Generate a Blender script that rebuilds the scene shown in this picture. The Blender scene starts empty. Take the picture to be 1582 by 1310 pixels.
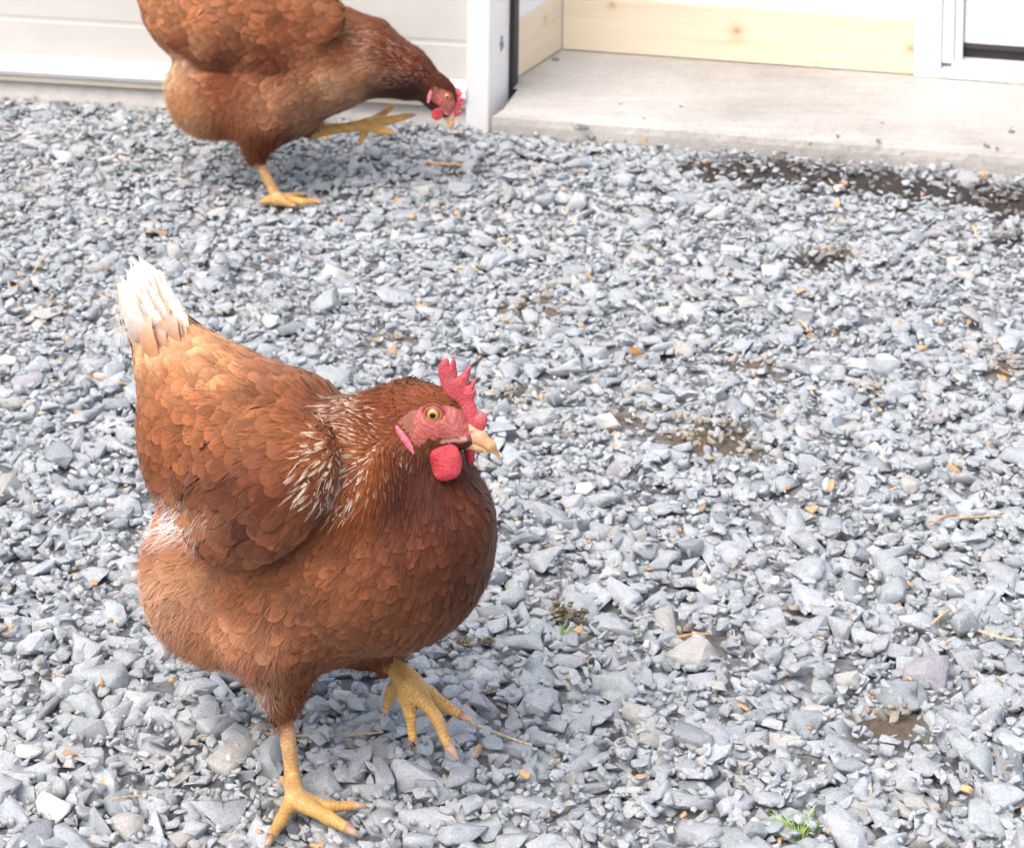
import bpy, bmesh, math, random
import numpy as np
from mathutils import Vector, Matrix
from mathutils.bvhtree import BVHTree

random.seed(7)
RNG = np.random.default_rng(11)
scene = bpy.context.scene
COL = scene.collection

# ------------------------------------------------------------------ camera, sky, sun, exposure
H = 1.08                      # camera height
FPX = 4200.0                  # focal length in photo pixels (photo is 1582 wide)
PITCH = math.radians(4.0)
ROLL = math.radians(0.8)
CXP, CYP = 791.0, -791.0      # principal point in photo pixels (rising/shifted frame)
C0 = np.array([0.0, 0.0, H])
_F = np.array([0, math.cos(PITCH), -math.sin(PITCH)])
_U = np.array([0, math.sin(PITCH), math.cos(PITCH)])
_R = np.array([1.0, 0, 0])
CR = math.cos(ROLL) * _R + math.sin(ROLL) * _U
CU = math.cos(ROLL) * _U - math.sin(ROLL) * _R

cam_data = bpy.data.cameras.new('camera')
cam = bpy.data.objects.new('camera', cam_data)
COL.objects.link(cam)
mw = Matrix.Identity(4)
for i in range(3):
    mw[i][0] = CR[i]; mw[i][1] = CU[i]; mw[i][2] = -_F[i]; mw[i][3] = C0[i]
cam.matrix_world = mw
cam_data.sensor_width = 36.0
cam_data.lens = FPX / 1582.0 * 36.0
cam_data.shift_y = -(655.0 - CYP) / 1582.0
cam_data.clip_start = 0.05
cam_data.clip_end = 500
cam_data.dof.use_dof = True
cam_data.dof.focus_distance = 1.98
cam_data.dof.aperture_fstop = 22.0
scene.camera = cam

world = bpy.data.worlds.new('World')
scene.world = world
world.use_nodes = True
wn = world.node_tree
sky = wn.nodes.new('ShaderNodeTexSky')
sky.sky_type = 'NISHITA'
sky.sun_disc = False
SUN_EL, SUN_AZ = math.radians(55), math.radians(215)   # azimuth clockwise from +Y
sky.sun_elevation = SUN_EL
sky.sun_rotation = SUN_AZ
sky.air_density = 0.8
sky.dust_density = 5.0
sky.ozone_density = 1.0
bg = wn.nodes['Background']
bg.inputs['Strength'].default_value = 0.15
wn.links.new(sky.outputs['Color'], bg.inputs['Color'])

sun_d = bpy.data.lights.new('sun', 'SUN')
sun_d.energy = 0.55
sun_d.angle = math.radians(70)
sun_d.color = (1.0, 0.965, 0.91)
sun = bpy.data.objects.new('sun', sun_d)
COL.objects.link(sun)
sdir = Vector((math.sin(SUN_AZ) * math.cos(SUN_EL), math.cos(SUN_AZ) * math.cos(SUN_EL), math.sin(SUN_EL)))
sun.rotation_euler = sdir.to_track_quat('Z', 'Y').to_euler()

scene.view_settings.view_transform = 'Standard'
scene.view_settings.look = 'None'
scene.view_settings.gamma = 1
scene.view_settings.exposure = 0.86

# ------------------------------------------------------------------ pixel <-> world helpers
def ray(px, py):
    return _F + (px - CXP) / FPX * CR - (py - CYP) / FPX * CU

def G(px, py, h=0.0):
    """point at height h seen at photo pixel"""
    r = ray(px, py)
    t = (h - H) / r[2]
    return C0 + t * r

def on_plane(px, py, q, n):
    r = ray(px, py)
    t = np.dot(q - C0, n) / np.dot(r, n)
    return C0 + t * r

def proj(P):
    v = np.atleast_2d(P) - C0
    d = v @ _F
    return CXP + FPX * (v @ CR) / d, CYP - FPX * (v @ CU) / d

# ------------------------------------------------------------------ object helpers
def srgb(c):
    c = np.asarray(c, float) / 255.0
    return np.where(c <= 0.04045, c / 12.92, ((c + 0.055) / 1.055) ** 2.4)

def tag(o, label=None, cat=None, group=None, kind=None):
    if label: o['label'] = label
    if cat: o['category'] = cat
    if group: o['group'] = group
    if kind: o['kind'] = kind
    return o

def mesh_obj(name, V, Fc, mat, parent=None, col=None, uv=None, smooth=True, mats_idx=None, keep_world=True):
    """V (n,3) world coordinates, Fc (m,4) or (m,3) int array or list"""
    me = bpy.data.meshes.new(name)
    V = np.asarray(V, dtype=np.float32)
    if isinstance(Fc, np.ndarray):
        k = Fc.shape[1]
        me.vertices.add(len(V)); me.vertices.foreach_set('co', V.ravel())
        me.loops.add(Fc.size); me.loops.foreach_set('vertex_index', Fc.astype(np.int32).ravel())
        me.polygons.add(len(Fc))
        me.polygons.foreach_set('loop_start', np.arange(0, Fc.size, k, dtype=np.int32))
        me.polygons.foreach_set('loop_total', np.full(len(Fc), k, dtype=np.int32))
        me.update(calc_edges=True)
    else:
        me.from_pydata([tuple(map(float, v)) for v in V], [], Fc)
    me.validate()
    if smooth:
        me.polygons.foreach_set('use_smooth', np.ones(len(me.polygons), dtype=bool))
    if col is not None:
        a = me.color_attributes.new('Col', 'FLOAT_COLOR', 'POINT')
        c4 = np.ones((len(V), 4), dtype=np.float32); c4[:, :3] = col
        a.data.foreach_set('color', c4.ravel())
    if uv is not None:
        l = np.zeros(len(me.loops), dtype=np.int32); me.loops.foreach_get('vertex_index', l)
        u = me.uv_layers.new(name='UVMap')
        u.data.foreach_set('uv', np.asarray(uv, dtype=np.float32)[l].ravel())
    if isinstance(mat, (list, tuple)):
        for m in mat: me.materials.append(m)
        if mats_idx is not None:
            me.polygons.foreach_set('material_index', np.asarray(mats_idx, dtype=np.int32))
    else:
        me.materials.append(mat)
    me.update()
    o = bpy.data.objects.new(name, me)
    COL.objects.link(o)
    if parent is not None:
        o.parent = parent
        if keep_world:
            o.matrix_parent_inverse = parent.matrix_basis.inverted()
    return o

def empty(name, loc, label, cat, group=None):
    o = bpy.data.objects.new(name, None)
    o.empty_display_size = 0.05
    COL.objects.link(o)
    o.location = tuple(map(float, loc))
    return tag(o, label, cat, group)

def join_parts(parts):
    Vs, Fs, Cs, Us, off = [], [], [], [], 0
    for p in parts:
        V, F_ = p[0], p[1]
        Vs.append(V); Fs.append(F_ + off); off += len(V)
        if len(p) > 2 and p[2] is not None: Cs.append(p[2])
        if len(p) > 3 and p[3] is not None: Us.append(p[3])
    return (np.concatenate(Vs), np.concatenate(Fs),
            np.concatenate(Cs) if Cs else None, np.concatenate(Us) if Us else None)

# ------------------------------------------------------------------ material helpers
def new_mat(name):
    m = bpy.data.materials.new(name)
    m.use_nodes = True
    nt = m.node_tree
    b = nt.nodes['Principled BSDF']
    return m, nt, b

def N(nt, t, **kw):
    n = nt.nodes.new(t)
    for k, v in kw.items():
        if k in n.inputs: n.inputs[k].default_value = v
        else: setattr(n, k, v)
    return n

def ramp(nt, fac, stops):
    r = nt.nodes.new('ShaderNodeValToRGB')
    e = r.color_ramp.elements
    e[0].position, e[0].color = stops[0][0], (*stops[0][1], 1)
    e[1].position, e[1].color = stops[-1][0], (*stops[-1][1], 1)
    for p, c in stops[1:-1]:
        x = e.new(p); x.color = (*c, 1)
    nt.links.new(fac, r.inputs['Fac'])
    return r.outputs['Color']

def mix(nt, a, b, fac, mode='MIX'):
    m = nt.nodes.new('ShaderNodeMix'); m.data_type = 'RGBA'; m.blend_type = mode
    for s, v in (('A', a), ('B', b)):
        i = [x for x in m.inputs if x.name == s and x.type == 'RGBA'][0]
        if isinstance(v, (tuple, list)): i.default_value = (*v[:3], 1)
        else: nt.links.new(v, i)
    if isinstance(fac, (int, float)): m.inputs[0].default_value = fac
    else: nt.links.new(fac, m.inputs[0])
    return [x for x in m.outputs if x.type == 'RGBA'][0]

def noise(nt, scale, detail=4, rough=0.6, coord='Object', vec=None, dist=0.0):
    tc = N(nt, 'ShaderNodeTexCoord')
    n = N(nt, 'ShaderNodeTexNoise')
    n.inputs['Scale'].default_value = scale
    n.inputs['Detail'].default_value = detail
    n.inputs['Roughness'].default_value = rough
    n.inputs['Distortion'].default_value = dist
    nt.links.new(vec if vec is not None else tc.outputs[coord], n.inputs['Vector'])
    return n.outputs['Fac']

def bump(nt, b, h, strength, dist):
    bp = N(nt, 'ShaderNodeBump')
    bp.inputs['Strength'].default_value = strength
    bp.inputs['Distance'].default_value = dist
    nt.links.new(h, bp.inputs['Height'])
    nt.links.new(bp.outputs['Normal'], b.inputs['Normal'])
    return bp

def vcol_mat(name, rough=0.8, spec=0.3):
    m, nt, b = new_mat(name)
    at = N(nt, 'ShaderNodeAttribute', attribute_name='Col')
    b.inputs['Roughness'].default_value = rough
    b.inputs['Specular IOR Level'].default_value = spec
    return m, nt, b, at.outputs['Color']

# stone
def make_stone_mat():
    m, nt, b, c = vcol_mat('stone', 0.95, 0.08)
    n1 = noise(nt, 620, 4, 0.75)
    n2 = noise(nt, 120, 5, 0.65)
    s = ramp(nt, n1, [(0.32, (0.72, 0.73, 0.75)), (0.5, (1, 1, 1)), (0.68, (1.20, 1.20, 1.18))])
    c1 = mix(nt, c, s, 1.0, 'MULTIPLY')
    s2 = ramp(nt, n2, [(0.30, (0.84, 0.85, 0.86)), (0.6, (1.06, 1.05, 1.04))])
    c2 = mix(nt, c1, s2, 0.9, 'MULTIPLY')
    nt.links.new(c2, b.inputs['Base Color'])
    ad = N(nt, 'ShaderNodeMath', operation='ADD')
    nt.links.new(n1, ad.inputs[0]); nt.links.new(n2, ad.inputs[1])
    bump(nt, b, ad.outputs[0], 0.45, 0.0014)
    return m
M_STONE = make_stone_mat()

def make_dirt_mat():
    m, nt, b = new_mat('dirt')
    n1 = noise(nt, 260, 6, 0.7)
    n2 = noise(nt, 6, 4, 0.6)
    c = ramp(nt, n1, [(0.3, (0.05, 0.043, 0.036)), (0.55, (0.16, 0.135, 0.11)), (0.75, (0.30, 0.28, 0.25))])
    c2 = mix(nt, c, (0.12, 0.12, 0.12), n2)
    nt.links.new(c2, b.inputs['Base Color'])
    b.inputs['Roughness'].default_value = 0.95
    bump(nt, b, n1, 0.9, 0.006)
    return m
M_DIRT = make_dirt_mat()

def make_soil_mat():
    m, nt, b, c = vcol_mat('soil', 0.97, 0.1)
    n1 = noise(nt, 230, 8, 0.8)
    s = ramp(nt, n1, [(0.3, (0.5, 0.5, 0.5)), (0.55, (1.0, 1.0, 1.0)), (0.75, (1.45, 1.42, 1.38))])
    c1 = mix(nt, c, s, 1.0, 'MULTIPLY')
    nt.links.new(c1, b.inputs['Base Color'])
    bump(nt, b, n1, 1.0, 0.010)
    return m
M_SOIL = make_soil_mat()

def make_concrete():
    m, nt, b = new_mat('concrete')
    n1 = noise(nt, 4, 6, 0.65)
    n2 = noise(nt, 160, 5, 0.7)
    tc = N(nt, 'ShaderNodeTexCoord')
    mp = N(nt, 'ShaderNodeMapping'); mp.inputs['Scale'].default_value = (2.0, 40, 40)
    mp.inputs['Rotation'].default_value = (0, 0, math.radians(12))
    nt.links.new(tc.outputs['Object'], mp.inputs['Vector'])
    n3 = noise(nt, 3, 4, 0.6, vec=mp.outputs['Vector'])
    c = ramp(nt, n1, [(0.3, (0.38, 0.36, 0.335)), (0.5, (0.50, 0.485, 0.455)), (0.66, (0.58, 0.565, 0.53))])
    c2 = mix(nt, c, ramp(nt, n2, [(0.28, (0.72, 0.70, 0.68)), (0.5, (1, 1, 1))]), 0.8, 'MULTIPLY')
    c3 = mix(nt, c2, ramp(nt, n3, [(0.35, (0.80, 0.76, 0.72)), (0.6, (1.04, 1.04, 1.04))]), 0.4, 'MULTIPLY')
    nt.links.new(c3, b.inputs['Base Color'])
    b.inputs['Roughness'].default_value = 0.9
    ad = N(nt, 'ShaderNodeMath', operation='ADD')
    nt.links.new(n2, ad.inputs[0]); nt.links.new(n3, ad.inputs[1])
    bump(nt, b, ad.outputs[0], 0.4, 0.002)
    return m
M_CONC = make_concrete()

def plain(name, c, rough=0.5, spec=0.4, ns=30, amt=0.06, bmp=0.0, metal=0.0):
    m, nt, b = new_mat(name)
    n1 = noise(nt, ns, 5, 0.65)
    lo = tuple(x * (1 - amt) for x in c); hi = tuple(min(1, x * (1 + amt)) for x in c)
    nt.links.new(ramp(nt, n1, [(0.3, lo), (0.7, hi)]), b.inputs['Base Color'])
    b.inputs['Roughness'].default_value = rough
    b.inputs['Specular IOR Level'].default_value = spec
    b.inputs['Metallic'].default_value = metal
    if bmp: bump(nt, b, n1, 0.5, bmp)
    return m
M_SIDING = plain('cream_siding', (0.63, 0.62, 0.575), 0.55, 0.3, 14, 0.05)
M_WHITE = plain('white_paint', (0.86, 0.87, 0.88), 0.4, 0.4, 20, 0.03)
M_VINYL = plain('white_vinyl', (0.90, 0.90, 0.90), 0.35, 0.4, 20, 0.03)
M_RUBBER = plain('black_rubber', (0.03, 0.03, 0.033), 0.6, 0.3, 50, 0.2)
M_SWEEP = plain('dark_sweep', (0.055, 0.045, 0.055), 0.5, 0.3, 50, 0.2)
M_METAL = plain('zinc', (0.35, 0.37, 0.40), 0.35, 0.5, 60, 0.1, metal=0.8)
M_TRIMDARK = plain('tan_trim', (0.48, 0.45, 0.38), 0.6, 0.3, 20, 0.06)

def make_pine():
    m, nt, b = new_mat('pine')
    tc = N(nt, 'ShaderNodeTexCoord')
    mp = N(nt, 'ShaderNodeMapping'); mp.inputs['Scale'].default_value = (1.2, 1.2, 26)
    nt.links.new(tc.outputs['Object'], mp.inputs['Vector'])
    g = noise(nt, 3.5, 6, 0.6, vec=mp.outputs['Vector'], dist=0.6)
    c = ramp(nt, g, [(0.3, (0.75, 0.62, 0.44)), (0.5, (0.80, 0.69, 0.51)), (0.7, (0.83, 0.74, 0.58))])
    # knots: sparse voronoi cells
    mp2 = N(nt, 'ShaderNodeMapping'); mp2.inputs['Scale'].default_value = (1, 1, 1.7)
    mp2.inputs['Location'].default_value = (0.12, 0.05, 0.0)
    nt.links.new(tc.outputs['Object'], mp2.inputs['Vector'])
    v = N(nt, 'ShaderNodeTexVoronoi'); v.inputs['Scale'].default_value = 6.5
    nt.links.new(mp2.outputs['Vector'], v.inputs['Vector'])
    k = ramp(nt, v.outputs['Distance'], [(0.03, (0.42, 0.22, 0.09)), (0.09, (0.75, 0.60, 0.42)), (0.22, (1, 1, 1))])
    c2 = mix(nt, c, k, 1.0, 'MULTIPLY')
    for (kx, ky, kz, kr) in ((.322, 3.705, .070, .010), (.556, 3.655, .063, .008), (.150, 3.742, .095, .006), (.055, 3.70, .085, .006), (.43, 3.68, .033, .005)):
        vm = N(nt, 'ShaderNodeVectorMath', operation='DISTANCE'); nt.links.new(tc.outputs['Object'], vm.inputs[0]); vm.inputs[1].default_value = (kx, ky, kz)
        ad = N(nt, 'ShaderNodeMath', operation='MULTIPLY_ADD'); nt.links.new(g, ad.inputs[0]); ad.inputs[1].default_value = .008; nt.links.new(vm.outputs['Value'], ad.inputs[2])
        dv = N(nt, 'ShaderNodeMath', operation='DIVIDE'); nt.links.new(ad.outputs[0], dv.inputs[0]); dv.inputs[1].default_value = kr * 3
        c2 = mix(nt, c2, ramp(nt, dv.outputs[0], [(0.16, (0.58, 0.40, 0.24)), (0.34, (0.86, 0.75, 0.62)), (0.55, (0.95, .90, .83)), (0.9, (1, 1, 1))]), 1.0, 'MULTIPLY')
    nt.links.new(c2, b.inputs['Base Color'])
    b.inputs['Roughness'].default_value = 0.7
    bump(nt, b, g, 0.2, 0.0008)
    return m
M_PINE = make_pine()
M_FOUND = plain('pale_foundation', (0.70, 0.67, 0.63), 0.9, 0.2, 60, 0.12, .001)

def make_feather_mat(name, streak=1.0):
    m, nt, b, c = vcol_mat(name, 0.62, 0.22)
    uv = N(nt, 'ShaderNodeUVMap')
    sep = N(nt, 'ShaderNodeSeparateXYZ'); nt.links.new(uv.outputs[0], sep.inputs[0])
    # barbs: v + |u-.5|*k gives herring-bone lines
    s1 = N(nt, 'ShaderNodeMath', operation='FRACT'); nt.links.new(sep.outputs[0], s1.inputs[0])
    s1b = N(nt, 'ShaderNodeMath', operation='SUBTRACT'); nt.links.new(s1.outputs[0], s1b.inputs[0]); s1b.inputs[1].default_value = 0.5
    ab = N(nt, 'ShaderNodeMath', operation='ABSOLUTE'); nt.links.new(s1b.outputs[0], ab.inputs[0])
    cm = N(nt, 'ShaderNodeCombineXYZ')
    sub = N(nt, 'ShaderNodeMath', operation='MULTIPLY_ADD')
    nt.links.new(ab.outputs[0], sub.inputs[0]); sub.inputs[1].default_value = -0.7
    nt.links.new(sep.outputs[1], sub.inputs[2])
    fl = N(nt, 'ShaderNodeMath', operation='FLOOR'); nt.links.new(sep.outputs[0], fl.inputs[0])
    nt.links.new(sub.outputs[0], cm.inputs[1]); nt.links.new(fl.outputs[0], cm.inputs[0])
    mp = N(nt, 'ShaderNodeMapping'); mp.inputs['Scale'].default_value = (3.1, 16, 1)
    nt.links.new(cm.outputs[0], mp.inputs[0])
    n1 = noise(nt, 1.0, 3, 0.7, vec=mp.outputs[0])
    st = ramp(nt, n1, [(0.3, (0.72, 0.70, 0.68)), (0.55, (1, 1, 1)), (0.75, (1.25, 1.22, 1.18))])
    c1 = mix(nt, c, st, streak, 'MULTIPLY')
    # pale shaft
    sh = N(nt, 'ShaderNodeMapRange'); nt.links.new(ab.outputs[0], sh.inputs[0])
    sh.inputs[1].default_value = 0.0; sh.inputs[2].default_value = 0.045
    sh.inputs[3].default_value = 0.05; sh.inputs[4].default_value = 0.0
    c2 = mix(nt, c1, (0.55, 0.40, 0.28), sh.outputs[0])
    nt.links.new(c2, b.inputs['Base Color'])
    b.inputs['Sheen Weight'].default_value = 0.12
    b.inputs['Sheen Roughness'].default_value = 0.5
    b.inputs['Sheen Tint'].default_value = (1, 0.8, 0.65, 1)
    bump(nt, b, n1, 0.5, 0.0006)
    return m
M_FEATHER = make_feather_mat('feather')
M_TAIL = make_feather_mat('tail_feather', .3)

def make_strand_mat():
    m, nt, b, c = vcol_mat('down_strand', 0.7, 0.15)
    nt.links.new(c, b.inputs['Base Color'])
    return m
M_STRAND = make_strand_mat()

def make_skin_mat():
    m, nt, b, c = vcol_mat('hen_skin', 0.5, 0.4)
    n1 = noise(nt, 420, 4, 0.6)
    v = N(nt, 'ShaderNodeTexVoronoi'); v.inputs['Scale'].default_value = 330
    tc = N(nt, 'ShaderNodeTexCoord')
    mp = N(nt, 'ShaderNodeMapping'); mp.inputs['Scale'].default_value = (1, 1, 1.9)
    nt.links.new(tc.outputs['Object'], mp.inputs[0]); nt.links.new(mp.outputs[0], v.inputs['Vector'])
    v.feature = 'DISTANCE_TO_EDGE'
    sc = ramp(nt, v.outputs['Distance'], [(0.0, (0.58, 0.48, 0.36)), (0.12, (1, 1, 1))])
    st = ramp(nt, n1, [(0.3, (0.78, 0.76, 0.74)), (0.65, (1.1, 1.1, 1.1))])
    c1 = mix(nt, c, st, 1.0, 'MULTIPLY')
    c2 = mix(nt, c1, sc, 0.45, 'MULTIPLY')
    rg = N(nt, 'ShaderNodeAttribute', attribute_name='ring')
    wob = N(nt, 'ShaderNodeMath', operation='MULTIPLY_ADD'); nt.links.new(n1, wob.inputs[0]); wob.inputs[1].default_value = .7; nt.links.new(rg.outputs['Fac'], wob.inputs[2])
    fr_ = N(nt, 'ShaderNodeMath', operation='FRACT'); nt.links.new(wob.outputs[0], fr_.inputs[0])
    on = N(nt, 'ShaderNodeMath', operation='GREATER_THAN'); nt.links.new(rg.outputs['Fac'], on.inputs[0]); on.inputs[1].default_value = .01
    rl = ramp(nt, fr_.outputs[0], [(0.0, (0.50, 0.38, 0.26)), (0.12, (0.95, .93, .9)), (0.9, (1.08, 1.08, 1.08))])
    rm = mix(nt, (1, 1, 1), rl, on.outputs[0])
    c2 = mix(nt, c2, rm, 0.85, 'MULTIPLY')
    nt.links.new(c2, b.inputs['Base Color'])
    b.inputs['Subsurface Weight'].default_value = 0.1
    b.inputs['Subsurface Radius'].default_value = (0.004, 0.002, 0.001)
    bump(nt, b, v.outputs['Distance'], 0.35, 0.0008)
    return m
M_SKIN = make_skin_mat()

def make_comb_mat(a=(0.58, 0.06, 0.085), b_=(0.70, 0.12, 0.14), c_=(0.80, 0.27, 0.27), nm='comb_skin'):
    m, nt, b = new_mat(nm)
    n1 = noise(nt, 700, 3, 0.6)
    n2 = noise(nt, 130, 5, 0.7)
    c = ramp(nt, n2, [(0.32, a), (0.55, b_), (0.8, c_)])
    c2 = mix(nt, c, ramp(nt, n1, [(0.35, (0.85, 0.8, 0.8)), (0.65, (1.1, 1.15, 1.15))]), 0.8, 'MULTIPLY')
    nt.links.new(c2, b.inputs['Base Color'])
    b.inputs['Roughness'].default_value = 0.45
    b.inputs['Subsurface Weight'].default_value = 0.25
    b.inputs['Subsurface Radius'].default_value = (0.006, 0.002, 0.001)
    bump(nt, b, n1, 0.9, 0.0014)
    return m
M_COMB = make_comb_mat()
M_WATTLE = make_comb_mat((.46, .03, .045), (.60, .055, .075), (.70, .13, .14), 'wattle_skin')

def make_beak_mat():
    m, nt, b, c = vcol_mat('beak_horn', 0.32, 0.5)
    n1 = noise(nt, 260, 4, 0.6)
    c1 = mix(nt, c, ramp(nt, n1, [(0.3, (0.8, 0.78, 0.72)), (0.7, (1.08, 1.08, 1.08))]), 1.0, 'MULTIPLY')
    nt.links.new(c1, b.inputs['Base Color'])
    b.inputs['Subsurface Weight'].default_value = 0.1
    b.inputs['Subsurface Radius'].default_value = (0.003, 0.002, 0.001)
    bump(nt, b, n1, 0.2, 0.0005)
    return m
M_BEAK = make_beak_mat()
M_EYE, _nt, _b, _c = vcol_mat('eyeball', 0.12, 0.5)
_nt.links.new(_c, _b.inputs['Base Color'])
_b.inputs['Coat Weight'].default_value = 1.0
_b.inputs['Coat Roughness'].default_value = 0.03
M_GRASS, _nt, _b, _c = vcol_mat('grass_blade', 0.5, 0.3)
_nt.links.new(_c, _b.inputs['Base Color'])
M_STRAW, _nt, _b, _c = vcol_mat('dry_straw', 0.7, 0.2)
_n = noise(_nt, 300, 4, 0.6)
_nt.links.new(mix(_nt, _c, ramp(_nt, _n, [(0.3, (0.6, 0.56, 0.5)), (0.7, (1.15, 1.12, 1.08))]), 1.0, 'MULTIPLY'), _b.inputs['Base Color'])
bump(_nt, _b, _n, 0.4, 0.001)

# ------------------------------------------------------------------ implicit surfaces
def surface_nets(fn, lo, hi, h):
    lo = np.asarray(lo, float); hi = np.asarray(hi, float)
    n = np.ceil((hi - lo) / h).astype(int) + 1
    ax = [(lo[i] + h * np.arange(n[i])).astype(np.float32) for i in range(3)]
    val = fn(ax).astype(np.float32)
    ins = val < 0
    nx, ny, nz = n
    cc = np.zeros((nx - 1, ny - 1, nz - 1), dtype=np.int8)
    for i in (0, 1):
        for j in (0, 1):
            for k in (0, 1):
                cc += ins[i:nx - 1 + i, j:ny - 1 + j, k:nz - 1 + k]
    act = (cc > 0) & (cc < 8)
    idx = np.argwhere(act)
    vid = np.full(act.shape, -1, dtype=np.int32)
    vid[act] = np.arange(len(idx))
    acc = np.zeros((len(idx), 3)); cnt = np.zeros(len(idx))
    corners = [(i, j, k) for i in (0, 1) for j in (0, 1) for k in (0, 1)]
    cv = {c: val[idx[:, 0] + c[0], idx[:, 1] + c[1], idx[:, 2] + c[2]] for c in corners}
    for a in corners:
        for d in range(3):
            if a[d] == 0:
                b_ = list(a); b_[d] = 1; b_ = tuple(b_)
                va, vb = cv[a], cv[b_]
                m_ = (va < 0) != (vb < 0)
                t = np.where(m_, va / np.where(m_, va - vb, 1), 0)
                pt = np.tile(np.array(a, float), (len(idx), 1)); pt[:, d] += t
                acc[m_] += pt[m_]; cnt[m_] += 1
    P = lo + (idx + acc / np.maximum(cnt, 1)[:, None]) * h
    quads = []
    for d in range(3):
        e1, e2 = [(1, 2), (2, 0), (0, 1)][d]
        sl_a = [slice(None)] * 3; sl_b = [slice(None)] * 3
        sl_a[d] = slice(0, -1); sl_b[d] = slice(1, None)
        A, B = ins[tuple(sl_a)], ins[tuple(sl_b)]
        q = np.argwhere(A != B)
        q = q[(q[:, e1] > 0) & (q[:, e2] > 0) & (q[:, e1] < n[e1] - 1) & (q[:, e2] < n[e2] - 1)]
        flip = A[q[:, 0], q[:, 1], q[:, 2]]
        def g(o1, o2):
            r = q.copy(); r[:, e1] -= o1; r[:, e2] -= o2
            return vid[r[:, 0], r[:, 1], r[:, 2]]
        f = np.stack([g(1, 1), g(0, 1), g(0, 0), g(1, 0)], 1)
        f[~flip] = f[~flip][:, ::-1]
        quads.append(f)
    return P, np.concatenate(quads)

def smooth_mesh(P, Q, it=2, lam=0.5):
    n = len(P)
    e = np.concatenate([Q[:, [0, 1]], Q[:, [1, 2]], Q[:, [2, 3]], Q[:, [3, 0]]])
    for _ in range(it):
        s = np.zeros_like(P); c = np.zeros(n)
        for a, b_ in ((0, 1), (1, 0)):
            for k in range(3):
                s[:, k] += np.bincount(e[:, a], P[e[:, b_], k], n)
            c += np.bincount(e[:, a], minlength=n)
        P = P + lam * (s / np.maximum(c, 1)[:, None] - P)
    return P

def vert_normals(P, Q):
    nrm = np.cross(P[Q[:, 2]] - P[Q[:, 0]], P[Q[:, 3]] - P[Q[:, 1]])
    vn = np.zeros_like(P)
    for i in range(4):
        for k in range(3):
            vn[:, k] += np.bincount(Q[:, i], nrm[:, k], len(P))
    return vn / np.maximum(np.linalg.norm(vn, axis=1, keepdims=True), 1e-12)

class Field:
    """list of primitives, exponential smooth union; each evaluated in its own box"""
    def __init__(s, k): s.k = k; s.pr = []
    def cone(s, a, ra, b, rb): s.pr.append(('c', np.array(a), ra, np.array(b), rb))
    def ell(s, c, r, axes): s.pr.append(('e', np.array(c), np.array(r), np.array(axes)))
    def bounds(s):
        lo, hi = np.full(3, 9e9), np.full(3, -9e9)
        for p in s.pr:
            if p[0] == 'c':
                for q, r in ((p[1], p[2]), (p[3], p[4])):
                    lo = np.minimum(lo, q - r); hi = np.maximum(hi, q + r)
            else:
                r = np.sqrt(((p[3] * p[2][:, None]) ** 2).sum(0))
                lo = np.minimum(lo, p[1] - r); hi = np.maximum(hi, p[1] + r)
        return lo, hi
    def eval(s, ax):
        shp = tuple(len(a) for a in ax)
        acc = np.zeros(shp, dtype=np.float32)
        for p in s.pr:
            mg = 6 * s.k
            if p[0] == 'c':
                lo = np.minimum(p[1] - p[2], p[3] - p[4]) - mg; hi = np.maximum(p[1] + p[2], p[3] + p[4]) + mg
            else:
                r = np.sqrt(((p[3] * p[2][:, None]) ** 2).sum(0))
                lo, hi = p[1] - r - mg, p[1] + r + mg
            sl = tuple(slice(np.searchsorted(ax[i], lo[i]), np.searchsorted(ax[i], hi[i])) for i in range(3))
            X, Y, Z = np.meshgrid(*[ax[i][sl[i]] for i in range(3)], indexing='ij')
            if X.size == 0: continue
            if p[0] == 'c':
                a, b_ = p[1], p[3]; d = b_ - a; L2 = max(d @ d, 1e-12)
                t = ((X - a[0]) * d[0] + (Y - a[1]) * d[1] + (Z - a[2]) * d[2]) / L2
                t = np.clip(t, 0, 1)
                D = np.sqrt((X - a[0] - t * d[0]) ** 2 + (Y - a[1] - t * d[1]) ** 2 + (Z - a[2] - t * d[2]) ** 2) - (p[2] + (p[4] - p[2]) * t)
            else:
                c, r, A = p[1], p[2], p[3]
                x, y, z = X - c[0], Y - c[1], Z - c[2]
                k0 = 0; k1 = 0
                for i in range(3):
                    q = (x * A[i][0] + y * A[i][1] + z * A[i][2]) / r[i]
                    k0 = k0 + q * q; k1 = k1 + (q / r[i]) ** 2
                k0 = np.sqrt(k0); k1 = np.sqrt(k1)
                D = k0 * (k0 - 1) / np.maximum(k1, 1e-6)
            acc[sl] += np.exp(-np.clip(D / s.k, -60, 60))
        return np.where(acc > 1e-25, -s.k * np.log(np.maximum(acc, 1e-25)), 0.3)

def smin(a, b, k):
    h = np.clip(0.5 + 0.5 * (b - a) / k, 0, 1)
    return b * (1 - h) + a * h - k * h * (1 - h)

def poly_sdf(px, py, poly):
    """signed distance to polygon, negative inside"""
    poly = np.asarray(poly, float)
    d = np.full(px.shape, 1e9); inside = np.zeros(px.shape, bool)
    n = len(poly)
    for i in range(n):
        a, b_ = poly[i], poly[(i + 1) % n]
        e = b_ - a; L2 = max(e @ e, 1e-12)
        t = np.clip(((px - a[0]) * e[0] + (py - a[1]) * e[1]) / L2, 0, 1)
        d = np.minimum(d, (px - a[0] - t * e[0]) ** 2 + (py - a[1] - t * e[1]) ** 2)
        c = ((a[1] > py) != (b_[1] > py))
        with np.errstate(divide='ignore', invalid='ignore'):
            xx = (b_[0] - a[0]) * (py - a[1]) / (b_[1] - a[1]) + a[0]
        inside ^= c & (px < xx)
    d = np.sqrt(d)
    return np.where(inside, -d, d)

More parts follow.
